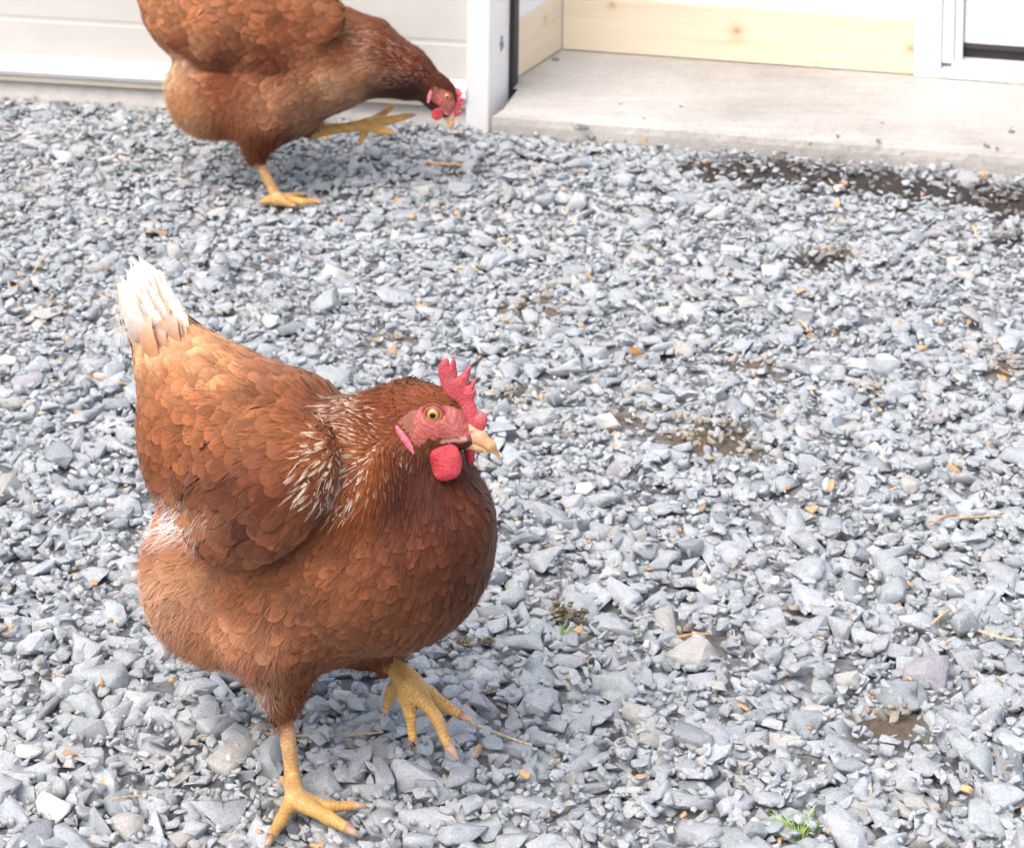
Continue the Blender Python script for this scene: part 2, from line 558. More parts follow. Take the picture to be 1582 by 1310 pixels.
def inpoly(px, py, poly): return poly_sdf(np.asarray(px, float), np.asarray(py, float), poly) < 0

def thin_flap(name, parent, mat, origin, ax_u, ax_v, ax_w, poly, thick, h=0.0006, col=None, bend=None, soft=0):
    """poly in metres in the (u,v) plane; rounded slab whose thickness follows the distance from its edge"""
    poly = np.asarray(poly, float)
    for _ in range(soft):
        nx_ = np.roll(poly, -1, 0); poly = np.stack([poly * .75 + nx_ * .25, poly * .25 + nx_ * .75], 1).reshape(-1, 2)
    lo = np.append(poly.min(0) - 3 * h, -thick - 3 * h); hi = np.append(poly.max(0) + 3 * h, thick + 3 * h)
    def fn(ax):
        U, V = np.meshgrid(ax[0], ax[1], indexing='ij')
        d = poly_sdf(U, V, poly)
        T = thick * np.sqrt(np.clip(1 - (1 - np.clip(-d / (thick * 2.5), 0, 1)) ** 2, 0, 1))
        w = ax[2][None, None, :]
        return np.maximum(np.abs(w) - T[:, :, None], np.broadcast_to(d[:, :, None], T.shape + (len(ax[2]),)))
    P, Q = surface_nets(fn, lo, hi, h)
    P = smooth_mesh(P, Q, 2, .4)
    w = P[:, 2].copy()
    if bend is not None: w = w + bend(P[:, 0], P[:, 1])
    W = origin + P[:, :1] * ax_u + P[:, 1:2] * ax_v + w[:, None] * ax_w
    if np.dot(np.cross(ax_u, ax_v), ax_w) < 0: Q = Q[:, ::-1]
    c = None if col is None else np.tile(np.asarray(col), (len(W), 1))
    return mesh_obj(name, W, Q, mat, parent, col=c)

# ------------------------------------------------------------------ feathers
PROF = {
    'oval':  (np.array([0, .18, .42, .66, .84, .95, 1.0]), np.array([.55, .85, 1.0, 1.0, .86, .56, .10])),
    'lance': (np.array([0, .2, .45, .7, .88, 1.0]), np.array([.6, 1.0, .95, .7, .4, .04])),
    'quill': (np.array([0, .15, .35, .6, .82, .94, 1.0]), np.array([.3, .8, .95, 1.0, .92, .6, .08])),
    'hair':  (np.array([0, .33, .66, 1.0]), np.array([1, .9, .6, .05])),
}
def build_feathers(bvh, P0, D0, L, Wd, col, shape, lift0=0.0, lift1=0.003, liftp=1.5, tipcol=None, shaft=None,
                   cup=0.06, flow=None, snap=True, wob=0.0):
    """vectorless marching over the body: returns (V, F, C, UV)"""
    T, PW = PROF[shape]
    nr = len(T); n = len(P0)
    nc = 3 if shape != 'hair' else 2
    V = np.zeros((n, nr, nc, 3)); C = np.zeros((n, nr, nc, 3)); UV = np.zeros((n, nr, nc, 2))
    for i in range(n):
        p = Vector(P0[i]); d = Vector(D0[i]).normalized()
        loc, nn, _, _ = bvh.find_nearest(p)
        l1 = lift1[i] if hasattr(lift1, '__len__') else lift1
        Li, Wi = L[i], Wd[i]
        wb = random.uniform(-wob, wob)
        tw = random.uniform(-.17, .17)
        off = random.random() * 50
        for r in range(nr):
            if r > 0:
                p = p + d * (Li * (T[r] - T[r - 1]))
                if wb: d = (d + nn.cross(d) * (wb * (T[r] - T[r - 1]))).normalized()
                if snap:
                    l2, n2, _, _ = bvh.find_nearest(p)
                    if l2 is not None:
                        q = p - l2
                        # keep lift limited, follow the surface gently
                        p = l2 + (q * 0.25 if q.dot(n2) > 0 else Vector((0, 0, 0)))
                        nn = (nn * 0.4 + n2 * 0.6).normalized()
                    d = (d - nn * d.dot(nn)).normalized()
            side = nn.cross(d)
            side = (side + nn * tw * (1 if shape != 'hair' else 0)).normalized()
            ctr = p + nn * (lift0 + l1 * T[r] ** liftp)
            w = Wi * PW[r] * 0.5
            if nc == 3:
                V[i, r, 0] = ctr - side * w - nn * (w * cup * 2)
                V[i, r, 1] = ctr
                V[i, r, 2] = ctr + side * w - nn * (w * cup * 2)
                UV[i, r, :, 0] = np.array([0.02, 0.5, 0.98]) + int(off)
            else:
                V[i, r, 0] = ctr - side * w; V[i, r, 1] = ctr + side * w
            UV[i, r, :, 1] = T[r] + off
    tt = T[None, :, None, None]
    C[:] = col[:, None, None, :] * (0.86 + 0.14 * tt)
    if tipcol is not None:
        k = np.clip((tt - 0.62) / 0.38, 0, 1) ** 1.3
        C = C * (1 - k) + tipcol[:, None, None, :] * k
    if shaft is not None and nc == 3:
        sc, m_ = shaft
        k = (np.clip((T - 0.45) / 0.25, 0, 1))[None, :, None] * m_[:, None, None]
        C[:, :, 1] = C[:, :, 1] * (1 - k) + sc[None, None, :] * k
        k2 = (np.clip((T - 0.5) / 0.40, 0, 1) * .45)[None, :, None] * m_[:, None, None]
        for e in (0, 2): C[:, :, e] = C[:, :, e] * (1 - k2) + sc[None, None, :] * k2
    base = (np.arange(n) * nr * nc)[:, None, None]
    rr = (np.arange(nr - 1) * nc)[None, :, None]
    kk = np.arange(nc - 1)[None, None, :]
    a = base + rr + kk
    F_ = np.stack([a, a + 1, a + 1 + nc, a + nc], -1).reshape(-1, 4)
    return V.reshape(-1, 3), F_, C.reshape(-1, 3), UV.reshape(-1, 2)

def thin_out(P, spacing, order=None):
    """greedy poisson thinning with a hash grid (spacing per point)"""
    n = len(P); order = RNG.permutation(n) if order is None else order
    cell = float(np.max(spacing)); grid = {}; keep = []
    K = np.floor(P / cell).astype(int)
    for i in order:
        k = tuple(K[i]); s = spacing[i]; ok = True
        for dx in (-1, 0, 1):
            for dy in (-1, 0, 1):
                for dz in (-1, 0, 1):
                    for j in grid.get((k[0] + dx, k[1] + dy, k[2] + dz), ()):
                        q = P[i] - P[j]
                        if q @ q < s * s: ok = False; break
                    if not ok: break
                if not ok: break
            if not ok: break
        if ok:
            grid.setdefault(k, []).append(i); keep.append(i)
    return np.array(keep)

def idw(px, py, ctrl, vals, p=3.0):
    ctrl = np.asarray(ctrl, float); vals = np.asarray(vals, float)
    d2 = (px[:, None] - ctrl[None, :, 0]) ** 2 + (py[:, None] - ctrl[None, :, 1]) ** 2 + 60
    w = d2 ** (-p / 2)
    return (w @ vals) / w.sum(1, keepdims=True)

# ------------------------------------------------------------------ hen
LEG_Y = srgb((222, 178, 108)) * .95; LEG_P = srgb((232, 192, 156)) * .98
class Hen:
    def __init__(s, foot_px, foot_lat, heading_deg, scale, label):
        a = math.radians(heading_deg)
        s.fw = np.array([math.cos(a), -math.sin(a), 0]); s.sd = np.array([-math.sin(a), -math.cos(a), 0]); s.up = np.array([0, 0, 1.0])
        s.q = G(*foot_px, 0.0) - foot_lat * s.sd
        s.scale = scale; s.lace = 1.0
        s.root = empty('hen', (s.q[0], s.q[1], 0), label, 'hen', 'hens on the gravel')
    def M(s, px, py, lat=0.0): return on_plane(px, py, s.q + lat * s.sd, s.sd)
    def lateral(s, P): return (P - s.q) @ s.sd
    def view(s, P):
        """photo px of each point mirrored to the camera's side"""
        l = s.lateral(P)
        P2 = P - np.minimum(l, 0)[:, None] * 2 * s.sd
        return proj(P2)
    def axes(s, tilt):
        t = math.radians(tilt)
        return np.array([s.fw * math.cos(t) + s.up * math.sin(t), s.sd, -s.fw * math.sin(t) + s.up * math.cos(t)])

def build_body(hen, prims, leg_chains, head_prims, wing_prims, h=0.0018, wk=0.003):
    A = Field(0.006); B = Field(0.0010); Cc = Field(0.0025); Wf = Field(0.004)
    for p in prims:
        if p[0] == 'e':
            _, px, py, lat, r, tilt = p
            A.ell(hen.M(px, py, lat), r, hen.axes(tilt))
        else:
            _, a, ra, b_, rb = p
            A.cone(hen.M(*a), ra, hen.M(*b_), rb)
    for c in leg_chains:
        for (a, ra), (b_, rb) in zip(c[:-1], c[1:]): B.cone(a, ra, b_, rb)
    for p in head_prims:
        if p[0] == 'e': Cc.ell(p[1], p[2], p[3])
        else: Cc.cone(p[1], p[2], p[3], p[4])
    for p in wing_prims: Wf.ell(p[0], p[1], p[2])
    bs = [f.bounds() for f in (A, B, Cc, Wf) if f.pr]
    lo = np.min([b_[0] for b_ in bs], 0) - 0.02; hi = np.max([b_[1] for b_ in bs], 0) + 0.02
    def fn(ax):
        f = smin(A.eval(ax), Cc.eval(ax), 0.008)
        if Wf.pr: f = smin(f, Wf.eval(ax), wk)
        return smin(f, B.eval(ax), 0.0022)
    P, Q = surface_nets(fn, lo, hi, h)
    P = smooth_mesh(P, Q, 2)
    return P, Q

def quick_bvh(P, Q): return BVHTree.FromPolygons([tuple(v) for v in P], [tuple(int(i) for i in q) for q in Q])

def cone_mesh(pts, radii, n=12, flat=1.0, upv=(0, 0, 1)):
    pts = np.asarray(pts, float); V = []; F_ = []
    for i, p in enumerate(pts):
        t = pts[min(i + 1, len(pts) - 1)] - pts[max(i - 1, 0)]; t = t / np.linalg.norm(t)
        s1 = np.cross(t, upv)
        if np.linalg.norm(s1) < 1e-3: s1 = np.cross(t, (1, 0, 0))
        s1 /= np.linalg.norm(s1); s2 = np.cross(s1, t)
        for k in range(n):
            a = 2 * math.pi * k / n
            V.append(p + radii[i] * (math.cos(a) * s1 * flat + math.sin(a) * s2))
    for i in range(len(pts) - 1):
        for k in range(n):
            F_.append((i * n + k, i * n + (k + 1) % n, (i + 1) * n + (k + 1) % n, (i + 1) * n + k))
    V.append(pts[0]); V.append(pts[-1])
    for k in range(n):
        F_.append((len(V) - 2, (k + 1) % n, k)); F_.append((len(V) - 1, (len(pts) - 1) * n + k, (len(pts) - 1) * n + (k + 1) % n))
    return np.array(V), F_

def eyeball(hen, c, axis, r, squash=1.0):
    axis = axis / np.linalg.norm(axis)
    s1 = np.cross(axis, (0, 0, 1)); s1 /= np.linalg.norm(s1); s2 = np.cross(s1, axis)
    V = []; Cl = []; F_ = []; nr, n = 40, 40
    pup, iri, amb, rim, wht = srgb((8, 7, 9)), srgb((190, 128, 40)), srgb((212, 156, 66)), srgb((60, 35, 18)), srgb((215, 195, 185))
    for i in range(nr + 1):
        a = math.pi * 0.62 * i / nr; dg = math.degrees(a)
        cl = pup if dg < 19 else rim if dg < 22 else amb if dg < 34 else iri if dg < 50 else rim if dg < 54 else wht
        for k in range(n):
            b_ = 2 * math.pi * k / n
            V.append(c + r * (math.cos(a) * axis + math.sin(a) * (math.cos(b_) * s1 + math.sin(b_) * s2)))
            Cl.append(cl * random.uniform(.85, 1.1))
    for i in range(nr):
        for k in range(n):
            F_.append((i * n + k, (i + 1) * n + k, (i + 1) * n + (k + 1) % n, i * n + (k + 1) % n))
    return mesh_obj('eye', np.array(V), F_, M_EYE, hen.root, col=np.array(Cl))

def eyelid(hen, c, axis, R, r, col, mat):
    axis = axis / np.linalg.norm(axis)
    s1 = np.cross(axis, (0, 0, 1)); s1 /= np.linalg.norm(s1); s2 = np.cross(s1, axis)
    V = []; F_ = []; n, m_ = 36, 10
    for k in range(n):
        a = 2 * math.pi * k / n
        d = math.cos(a) * s1 * 1.12 + math.sin(a) * s2 * 0.95
        for j in range(m_):
            b_ = 2 * math.pi * j / m_
            V.append(c + d * (R + r * math.cos(b_)) + axis * r * math.sin(b_))
    for k in range(n):
        for j in range(m_):
            F_.append((k * m_ + j, k * m_ + (j + 1) % m_, ((k + 1) % n) * m_ + (j + 1) % m_, ((k + 1) % n) * m_ + j))
    V = np.array(V)
    return mesh_obj('eyelid', V, F_, mat, hen.root, col=np.tile(col, (len(V), 1)))

def Z(pts): return [(540 + x / 5.04, 520 + y / 5.04) for x, y in pts]
HEAD_E = (676.0, 642.0)
SH = 12
FACE = Z0 = Z([(425, 700), (425, 650), (450, 615), (520, 570), (590, 545), (680, 520), (790, 530), (860, 570), (920, 600), (980, 690), (980, 800), (900, 830), (820, 820), (740, 800), (660, 800), (600, 850), (560, 830), (500, 760)])
COMB = Z([(742, 420), (722, 340), (700, 270), (697, 220), (712, 165), (740, 128), (768, 118), (785, 130), (797, 178), (806, 130), (820, 119), (838, 140), (846, 210), (850, 275), (880, 245), (915, 205), (945, 172), (954, 185), (944, 270), (930, 345), (945, 335), (972, 292), (992, 283), (994, 310), (978, 375), (994, 365), (998, 395), (978, 455), (990, 480), (1008, 520), (1015, 565), (1048, 540), (1080, 565), (1096, 600), (1085, 640), (1062, 700), (1000, 715), (940, 690), (915, 630), (880, 560), (830, 490), (780, 450)])
WATTLE = Z([(850, 830), (760, 850), (700, 880), (678, 930), (686, 1010), (715, 1070), (765, 1108), (820, 1108), (880, 1085), (930, 1055), (946, 990), (940, 920), (905, 860)])
WATTLE_FAR = Z([(880, 850), (930, 850), (985, 865), (990, 930), (980, 1000), (940, 1050), (900, 1000)])
LOBE = Z([(400, 690), (425, 688), (470, 725), (525, 780), (562, 835), (575, 890), (555, 900), (505, 860), (450, 805), (415, 755)])

def head_frame(hen, eye_px, lat, turn_deg, tilt_deg, S):
    """head midplane frame; S = metres per fg-photo-pixel of the head layout"""
    a = math.radians(turn_deg); t = math.radians(tilt_deg)
    f0 = np.array([math.cos(a), -math.sin(a), 0]); hw = np.array([-math.sin(a), -math.cos(a), 0]); up = np.array([0, 0, 1.0])
    hu = f0 * math.cos(t) - up * math.sin(t); hv = f0 * math.sin(t) + up * math.cos(t)
    E = hen.M(*eye_px, lat)
    return dict(E=E, hu=hu, hv=hv, hw=hw, S=S)
def HP(fr, px, py, w=0.0):
    return fr['E'] + (px - HEAD_E[0]) * fr['S'] * fr['hu'] - (py - HEAD_E[1]) * fr['S'] * fr['hv'] + w * fr['hw']
def to_head(fr, P):
    v = P - fr['E']
    return HEAD_E[0] + v @ fr['hu'] / fr['S'], HEAD_E[1] - v @ fr['hv'] / fr['S'], v @ fr['hw']

def head_prims(fr):
    k = fr['S'] / 0.00045
    ax = np.array([fr['hu'], fr['hw'], fr['hv']])
    return [('e', HP(fr, 662, 650), (0.028 * k, 0.0150 * k, 0.0245 * k), ax),
            ('c', HP(fr, 690, 652), 0.0125 * k, HP(fr, 722, 666), 0.0075 * k),
            ('c', HP(fr, 665, 672), 0.0120 * k, HP(fr, 715, 676), 0.0062 * k),
            ('c', HP(fr, 668, 646, 0.008 * k), 0.0075 * k, HP(fr, 686, 648, 0.007 * k), 0.0065 * k),
            ('c', HP(fr, 668, 646, -0.008 * k), 0.0075 * k, HP(fr, 686, 648, -0.007 * k), 0.0065 * k)]

def head_parts(hen, fr, bvh):
    k = fr['S'] / 0.00045
    S = fr['S']
    def rel(poly, o=HEAD_E): return [((x - o[0]) * S, -(y - o[1]) * S) for x, y in poly]
    ph = random.random() * 9
    def surf(px, py, sg):
        o = HP(fr, px, py, 0.08 * sg)
        hit = bvh.ray_cast(Vector(o), Vector(-fr['hw'] * sg), 0.08)[0]
        return 0.0 if hit is None else abs((np.array(hit) - fr['E']) @ fr['hw'])
    thin_flap('comb', hen.root, M_COMB, fr['E'], fr['hu'], fr['hv'], fr['hw'], [(x_, -.012 * k + (y_ + .012 * k) * fr.get('comb', 1)) if 0 else (x_ * 1.0, y_ if y_ < .006 * k else .006 * k + (y_ - .006 * k) * fr.get('comb', 1)) for x_, y_ in rel(COMB)], 0.0030 * k, h=0.0006 * k,
              bend=lambda u, v: 0.0035 * k * np.sin(u * 120 / k + ph) * np.clip(v / (0.04 * k), 0, 1) + 0.05 * v)
    cx = (815 / 5.04 + 540, 960 / 5.04 + 520)
    ww = surf(700, 690, 1) / k + 0.0065
    for nm, poly, w0, sg in (('wattle', WATTLE, ww, 1), ('wattle', WATTLE_FAR, min(-0.002, ww - 0.015), -1)):
        thin_flap(nm, hen.root, M_WATTLE, fr['E'] + fr['hw'] * w0 * k + fr['hv'] * S * (15 if sg > 0 else 4), fr['hu'], fr['hv'], fr['hw'], [((x_ - 24 * S) * fr.get('wat', 1) + 24 * S, (y_ + 34 * S) * fr.get('wat', 1) - 34 * S) for x_, y_ in rel(poly)], 0.0030 * k, h=0.0006 * k, soft=2,
                  bend=lambda u, v, sg=sg: sg * k * (0.0045 * np.clip((-v / k - 0.02) / 0.02, 0, 1.2) - 0.0012 * np.sin(u * 170 / k + v * 110 / k) + 0.0007 * np.sin(u * 300 / k - v * 260 / k + 1)))
    m, nt, b = new_mat('earlobe_skin')
    n1 = noise(nt, 500, 4, 0.6)
    nt.links.new(ramp(nt, n1, [(0.3, (0.52, 0.10, 0.15)), (0.5, (0.68, 0.17, 0.23)), (0.7, (0.78, 0.32, 0.36))]), b.inputs['Base Color'])
    b.inputs['Roughness'].default_value = 0.5
    bump(nt, b, n1, 0.3, 0.0006)
    for sg in (1, -1):
        thin_flap('earlobe', hen.root, m, fr['E'] + fr['hw'] * (min(surf(638, 670, sg), .019 * k) + 0.003 * k) * sg + fr['hv'] * S * 11, fr['hu'], fr['hv'], fr['hw'] * sg, rel(LOBE), 0.0016 * k, h=0.0006 * k,
                  bend=lambda u, v: 0.16 * (u + 0.012 * k))
    # beak
    for nm, ch, in (('upper_beak', [((706, 660), .0085), ((726, 663), .0070), ((744, 669), .0050), ((762, 680), .0034), ((778, 698), .0008)]),
                    ('lower_beak', [((698, 676), .0060), ((720, 679), .0045), ((740, 683), .0030), ((756, 690), .0012)])):
        f = Field(0.0012 * k)
        for (a, ra), (b_, rb) in zip(ch[:-1], ch[1:]):
            f.cone(HP(fr, *a), ra * k, HP(fr, *b_), rb * k)
        lo, hi = f.bounds()
        P, Q = surface_nets(lambda ax: f.eval(ax), lo - 0.003, hi + 0.003, 0.0006 * k)
        P = smooth_mesh(P, Q, 2)
        # narrow it sideways
        w = (P - fr['E']) @ fr['hw']; P = P - np.outer(w * 0.22, fr['hw'])
        hx, hy, w = to_head(fr, P)
        t = np.clip((hx - 715) / 55, 0, 1)[:, None]
        col = srgb((240, 190, 172)) * (1 - t) + srgb((226, 180, 124)) * t
        low = np.clip((hy - (662 + (hx - 715) * 0.33)) / 8, 0, 1)[:, None]
        col = col * (1 - low * 0.6) + srgb((240, 204, 140)) * low * 0.6
        tipd = (np.clip((hx - 762) / 8, 0, 1) * np.clip(1 - np.abs(hy - (hx - 700) * .9 - 622) / 9, 0, 1))[:, None]
        col = col * (1 - tipd * .6) + srgb((120, 70, 60)) * tipd * .6
        nos = np.exp(-(((hx - 733) / 5) ** 2 + ((hy - 657) / 1.8) ** 2))[:, None] if nm == 'upper_beak' else 0
        col = col * (1 - nos * .75) + srgb((110, 50, 40)) * nos * .75
        mesh_obj(nm, P, Q, M_BEAK, hen.root, col=col)
    for sg in (1, -1):
        c = HP(fr, 676.5, 628, (surf(676.5, 628, sg) - 0.0034 * k) * sg)
        ax = fr['hw'] * sg + fr['hu'] * 0.12 + fr['hv'] * 0.08
        eyeball(hen, c, ax, 0.0060 * k)
        eyelid(hen, c + ax * 0.0033 * k, ax, 0.0053 * k, 0.0009 * k, srgb((176, 112, 98)), M_SKIN)
        eyelid(hen, c + ax * 0.0018 * k, ax, 0.0069 * k, 0.0009 * k, srgb((168, 76, 68)), M_SKIN)

def claw(hen, pts, r0, col=(204, 168, 144)):
    pts = np.array(pts)
    V, F_ = cone_mesh(pts, np.linspace(r0, r0 * 0.12, len(pts)), 10)
    c = np.linspace(0, 1, len(V))[:, None]
    mesh_obj('claw', V, F_, M_BEAK, hen.root, col=srgb(col) * (0.85 + 0.15 * c))

def leg_dist(P, chains):
    d = np.full(len(P), 9.0)
    for c in chains:
        for (a, ra), (b_, rb) in zip(c[:-1], c[1:]):
            a = np.array(a); b_ = np.array(b_); e = b_ - a
            t = np.clip((P - a) @ e / max(e @ e, 1e-12), 0, 1)
            d = np.minimum(d, np.linalg.norm(P - a - t[:, None] * e, axis=1) - (ra + (rb - ra) * t))
    return d

def leg_param(P, chains):
    d = np.full(len(P), 9.0); o = np.zeros(len(P)); acc = 0.0
    for c in chains:
        for (a, ra), (b_, rb) in zip(c[:-1], c[1:]):
            a = np.array(a); b_ = np.array(b_); e = b_ - a; L = np.linalg.norm(e)
            t = np.clip((P - a) @ e / max(e @ e, 1e-12), 0, 1)
            q = np.linalg.norm(P - a - t[:, None] * e, axis=1) - (ra + (rb - ra) * t)
            m_ = q < d; d[m_] = q[m_]; o[m_] = acc + L * t[m_]; acc += L
    return o

def dress(hen, fr, P, Q, chains, flow_ctrl, col_ctrl, regions, thigh=((0, 0, 0, 1),), dens=1.0):
    """colours the body skin, then lays the plumage over it as feathers"""
    n = len(P)
    nv = vert_normals(P, Q)
    vx, vy = hen.view(P)
    hx, hy, hw_ = to_head(fr, P)
    k = fr['S'] / 0.00045
    dh = np.linalg.norm(P - HP(fr, 664, 650), axis=1)
    face = inpoly(hx, hy + 11, FACE) & (dh < 0.055 * k)
    gd = np.hypot(hx - np.clip(hx, 690, 726), (hy + 3) - (674 - (np.clip(hx, 690, 726) - 690) * .12))
    gape = (gd < 3.2) & (dh < 0.06 * k); face |= gape
    def thighs(X):
        m_ = np.zeros(len(X), bool)
        for (tp, tr) in thigh: m_ |= np.linalg.norm(X - tp, axis=1) < tr
        return m_
    ld = leg_dist(P, chains)
    leg = (ld < 0.0040) & ~thighs(P)
    call = list(col_ctrl); col_ctrl = [c for c in call if len(c) == 3]
    cc2 = np.array([c[:2] for c in call]); cv2 = srgb([c[2] for c in call])
    cc = np.array([c[:2] for c in col_ctrl]); cv = srgb([c[2] for c in col_ctrl])
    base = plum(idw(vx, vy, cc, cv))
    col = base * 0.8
    fc = srgb((206, 104, 96)) * 0.85
    er = np.hypot((hx - 677) * .9, hy - 629)[:, None]
    mot = .5 + .5 * np.sin(er * .95 + np.sin(hx[:, None] * .35) * 1.5)
    fcol = fc * (.82 + .22 * mot) + np.array([.12, .10, .09]) * (mot ** 3) + np.array([.10, .06, .05]) * np.exp(-((hx[:, None] - 708) / 9) ** 2)
    ear = (np.clip((652 - hx) / 6, 0, 1) * np.clip((664 - hy) / 6, 0, 1))[:, None]
    fcol = fcol * (1 - ear * .85) + srgb((146, 92, 70)) * ear * .85
    dkz = np.clip((hy[:, None] + 11 - 672) / 14, 0, 1) * .45
    fcol = fcol * (1 - dkz) + srgb((104, 58, 44)) * dkz
    fcol[gape] = srgb((236, 188, 172))
    col[face] = fcol[face]
    tz = np.clip((P[:, 2] - hen.q[2]) / 0.06, 0, 1)[:, None]
    pale = np.sin(P @ np.array([310., 170, 430]))[:, None] * .5 + .5
    tz = tz * (leg_dist(P, chains[:1]) < .003)[:, None]
    lc = LEG_Y * (1 - tz * .75) + LEG_P * tz * .75
    lc = lc * (0.9 + 0.16 * pale)
    leg2 = leg | (P[:, 2] < hen.q[2] + 0.035)
    col[leg2] = lc[leg2]
    ring = np.where(leg2, leg_param(P, chains) / .0030, 0)
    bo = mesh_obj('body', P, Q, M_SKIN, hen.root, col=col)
    at = bo.data.attributes.new('ring', 'FLOAT', 'POINT'); at.data.foreach_set('value', ring.astype(np.float32))
    bvh = quick_bvh(P, Q)
    # flow
    fcx = np.array([f[:2] for f in flow_ctrl], float); fd = np.array([f[2:4] for f in flow_ctrl], float)
    fd /= np.linalg.norm(fd, axis=1, keepdims=True)
    def flow_at(pts, nn):
        x, y = hen.view(pts)
        d = idw(x, y, fcx, fd)
        lat = hen.lateral(pts)
        D = d[:, :1] * hen.fw - d[:, 1:2] * hen.up
        D = D - nn * (D * nn).sum(1, keepdims=True)
        ln = np.linalg.norm(D, axis=1, keepdims=True)
        bad = ln[:, 0] < 0.15
        D[bad] += np.array([0, 0, -0.3]) - nn[bad] * (nn[bad] @ np.array([0, 0, -0.3]))[:, None]
        return D / np.maximum(np.linalg.norm(D, axis=1, keepdims=True), 1e-9)
    ok = ~(face | leg | (P[:, 2] < hen.q[2] + 0.035))
    cand = np.where(ok)[0]
    RN = ['scale', 'hackle', 'headf', 'wing', 'saddle', 'fluff', 'chest']
    reg = np.full(n, 0)
    for nm in ('chest', 'saddle', 'fluff', 'wing', 'hackle'):
        m_ = inpoly(vx, vy, regions[nm]); reg[m_] = RN.index(nm)
    reg[dh < 0.036 * k] = RN.index('headf')
    # spacing, length, width, lift, shape
    spec = {'scale':  (.0074, .020, .0165, .0017, 'oval'),
            'chest':  (.0052, .018, .0092, .0012, 'oval'),
            'saddle': (.0070, .020, .0150, .0017, 'oval'),
            'wing':   (.0080, .026, .0160, .0023, 'oval'),
            'fluff':  (.0078, .026, .0180, .0030, 'oval'),
            'hackle': (.0037, .025, .0050, .0009, 'lance'),
            'headf':  (.0024, .0075, .0022, .0009, 'lance')}
    sc = hen.scale
    groups = {}
    for ri, nm in enumerate(RN):
        c = cand[reg[cand] == ri]
        if len(c) == 0: continue
        sp, L, Wd, lift, shp = spec[nm]
        sp, L, Wd, lift = sp * sc / math.sqrt(dens), L * sc, Wd * sc, lift * sc
        if nm == 'headf': c = c[hx[c] < 712]
        if len(c) == 0: continue
        pts = P[c]
        if nm in ('hackle', 'headf'):   # more candidates than vertices
            pts = np.concatenate([pts + RNG.normal(0, .0007, pts.shape) for _ in range(2)])
            c = np.concatenate([c, c])
        kp = thin_out(pts, np.full(len(pts), sp))
        p0, nn, ci = pts[kp], nv[c[kp]], c[kp]
        D = flow_at(p0, nn)
        # jitter of direction
        jt = {'fluff': .28, 'hackle': .10, 'headf': .10}.get(nm, .13)
        S_ = np.cross(nn, D); D = D + S_ * RNG.normal(0, jt, (len(D), 1)); D /= np.linalg.norm(D, axis=1, keepdims=True)
        m_ = len(p0)
        p0 = p0 - D * (L * 0.35)
        bx, by = hen.view(p0 + D * L * .6)
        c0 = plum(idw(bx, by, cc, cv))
        lf = (np.sin(p0 @ np.array([70., -50, 90]) + 1) + np.sin(p0 @ np.array([-110., 60, 75])) + np.sin(p0 @ np.array([150., 170, -40]) + 2))[:, None] / 3
        c0 = c0 * (1 + .20 * lf)
        var = RNG.normal(1, .15, (m_, 1)) * (1 + RNG.normal(0, .025, (m_, 3)))
        c0 = c0 * np.clip(var, .65, 1.4)
        odd = RNG.random(m_) < .05
        c0[odd] *= 1.22
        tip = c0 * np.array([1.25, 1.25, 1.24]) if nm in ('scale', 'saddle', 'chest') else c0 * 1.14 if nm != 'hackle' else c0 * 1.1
        shaft = None
        if nm == 'hackle':
            band = np.clip(1 - poly_sdf(bx, by, regions['lace']) / 12, 0, 1) * (RNG.random(m_) < .85) * RNG.uniform(.55, 1, m_)
            band2 = np.clip(1 - poly_sdf(bx, by, regions['lace2']) / 14, 0, 1) * RNG.uniform(.0, .35, m_)
            shaft = (srgb((252, 232, 208)) * .95, np.maximum(band, band2) * hen.lace)
        Ls = L * RNG.uniform(.7, 1.3, m_); Ws = Wd * RNG.uniform(.7, 1.25, m_)
        if nm == 'hackle':
            g_ = np.clip(dh[ci] / (.11 * k), .45, 1.1); Ls = Ls * g_; Ws = Ws * g_
        lifts = lift * RNG.uniform(.5, 1.5, m_)
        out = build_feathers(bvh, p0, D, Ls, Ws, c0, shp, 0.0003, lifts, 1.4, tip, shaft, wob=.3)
        key = {'wing': 'wing', 'hackle': 'hackle', 'headf': 'hackle'}.get(nm, 'plumage')
        if key == 'wing':
            lat = hen.lateral(P[ci]) > 0
            for sgn in (True, False):
                sel = lat == sgn
                if sel.sum() == 0: continue
                o2 = build_feathers(bvh, p0[sel], D[sel], Ls[sel], Ws[sel], c0[sel], shp, 0.0003, lifts[sel], 1.4, tip[sel], None, wob=.3)
                groups.setdefault('wing%d' % sgn, []).append(o2)
        else:
            groups.setdefault(key, []).append(out)
    # loose down strands for a soft outline
    st = cand[(reg[cand] != RN.index('headf'))]
    wgt = np.where(reg[st] == RN.index('fluff'), 2.2, np.where(reg[st] == RN.index('hackle'), 1.2, 1.0))
    low = np.clip((hen.q[2] + .14 - P[st, 2]) / .08, 0, 1); wgt = wgt * (1 + low * 1.5)
    ns = int(34000 * dens)
    si = RNG.choice(st, ns, p=wgt / wgt.sum())
    p0 = P[si] + RNG.normal(0, .001, (ns, 3)); nn = nv[si]; D = flow_at(p0, nn)
    fl = reg[si] == RN.index('fluff')
    D = D + np.cross(nn, D) * RNG.normal(0, 1, (ns, 1)) * np.where(fl, .3, .14)[:, None] + nn * RNG.uniform(0, .06, (ns, 1))
    bx, by = hen.view(p0)
    c0 = plum(idw(bx, by, cc2, cv2)) * RNG.normal(1.04, .15, (ns, 1))
    fl = reg[si] == RN.index('fluff')
    Ls = np.where(fl, .020, .013) * RNG.uniform(.6, 1.3, ns) * sc
    Ws = np.full(ns, .00040) * RNG.uniform(.6, 1.4, ns)
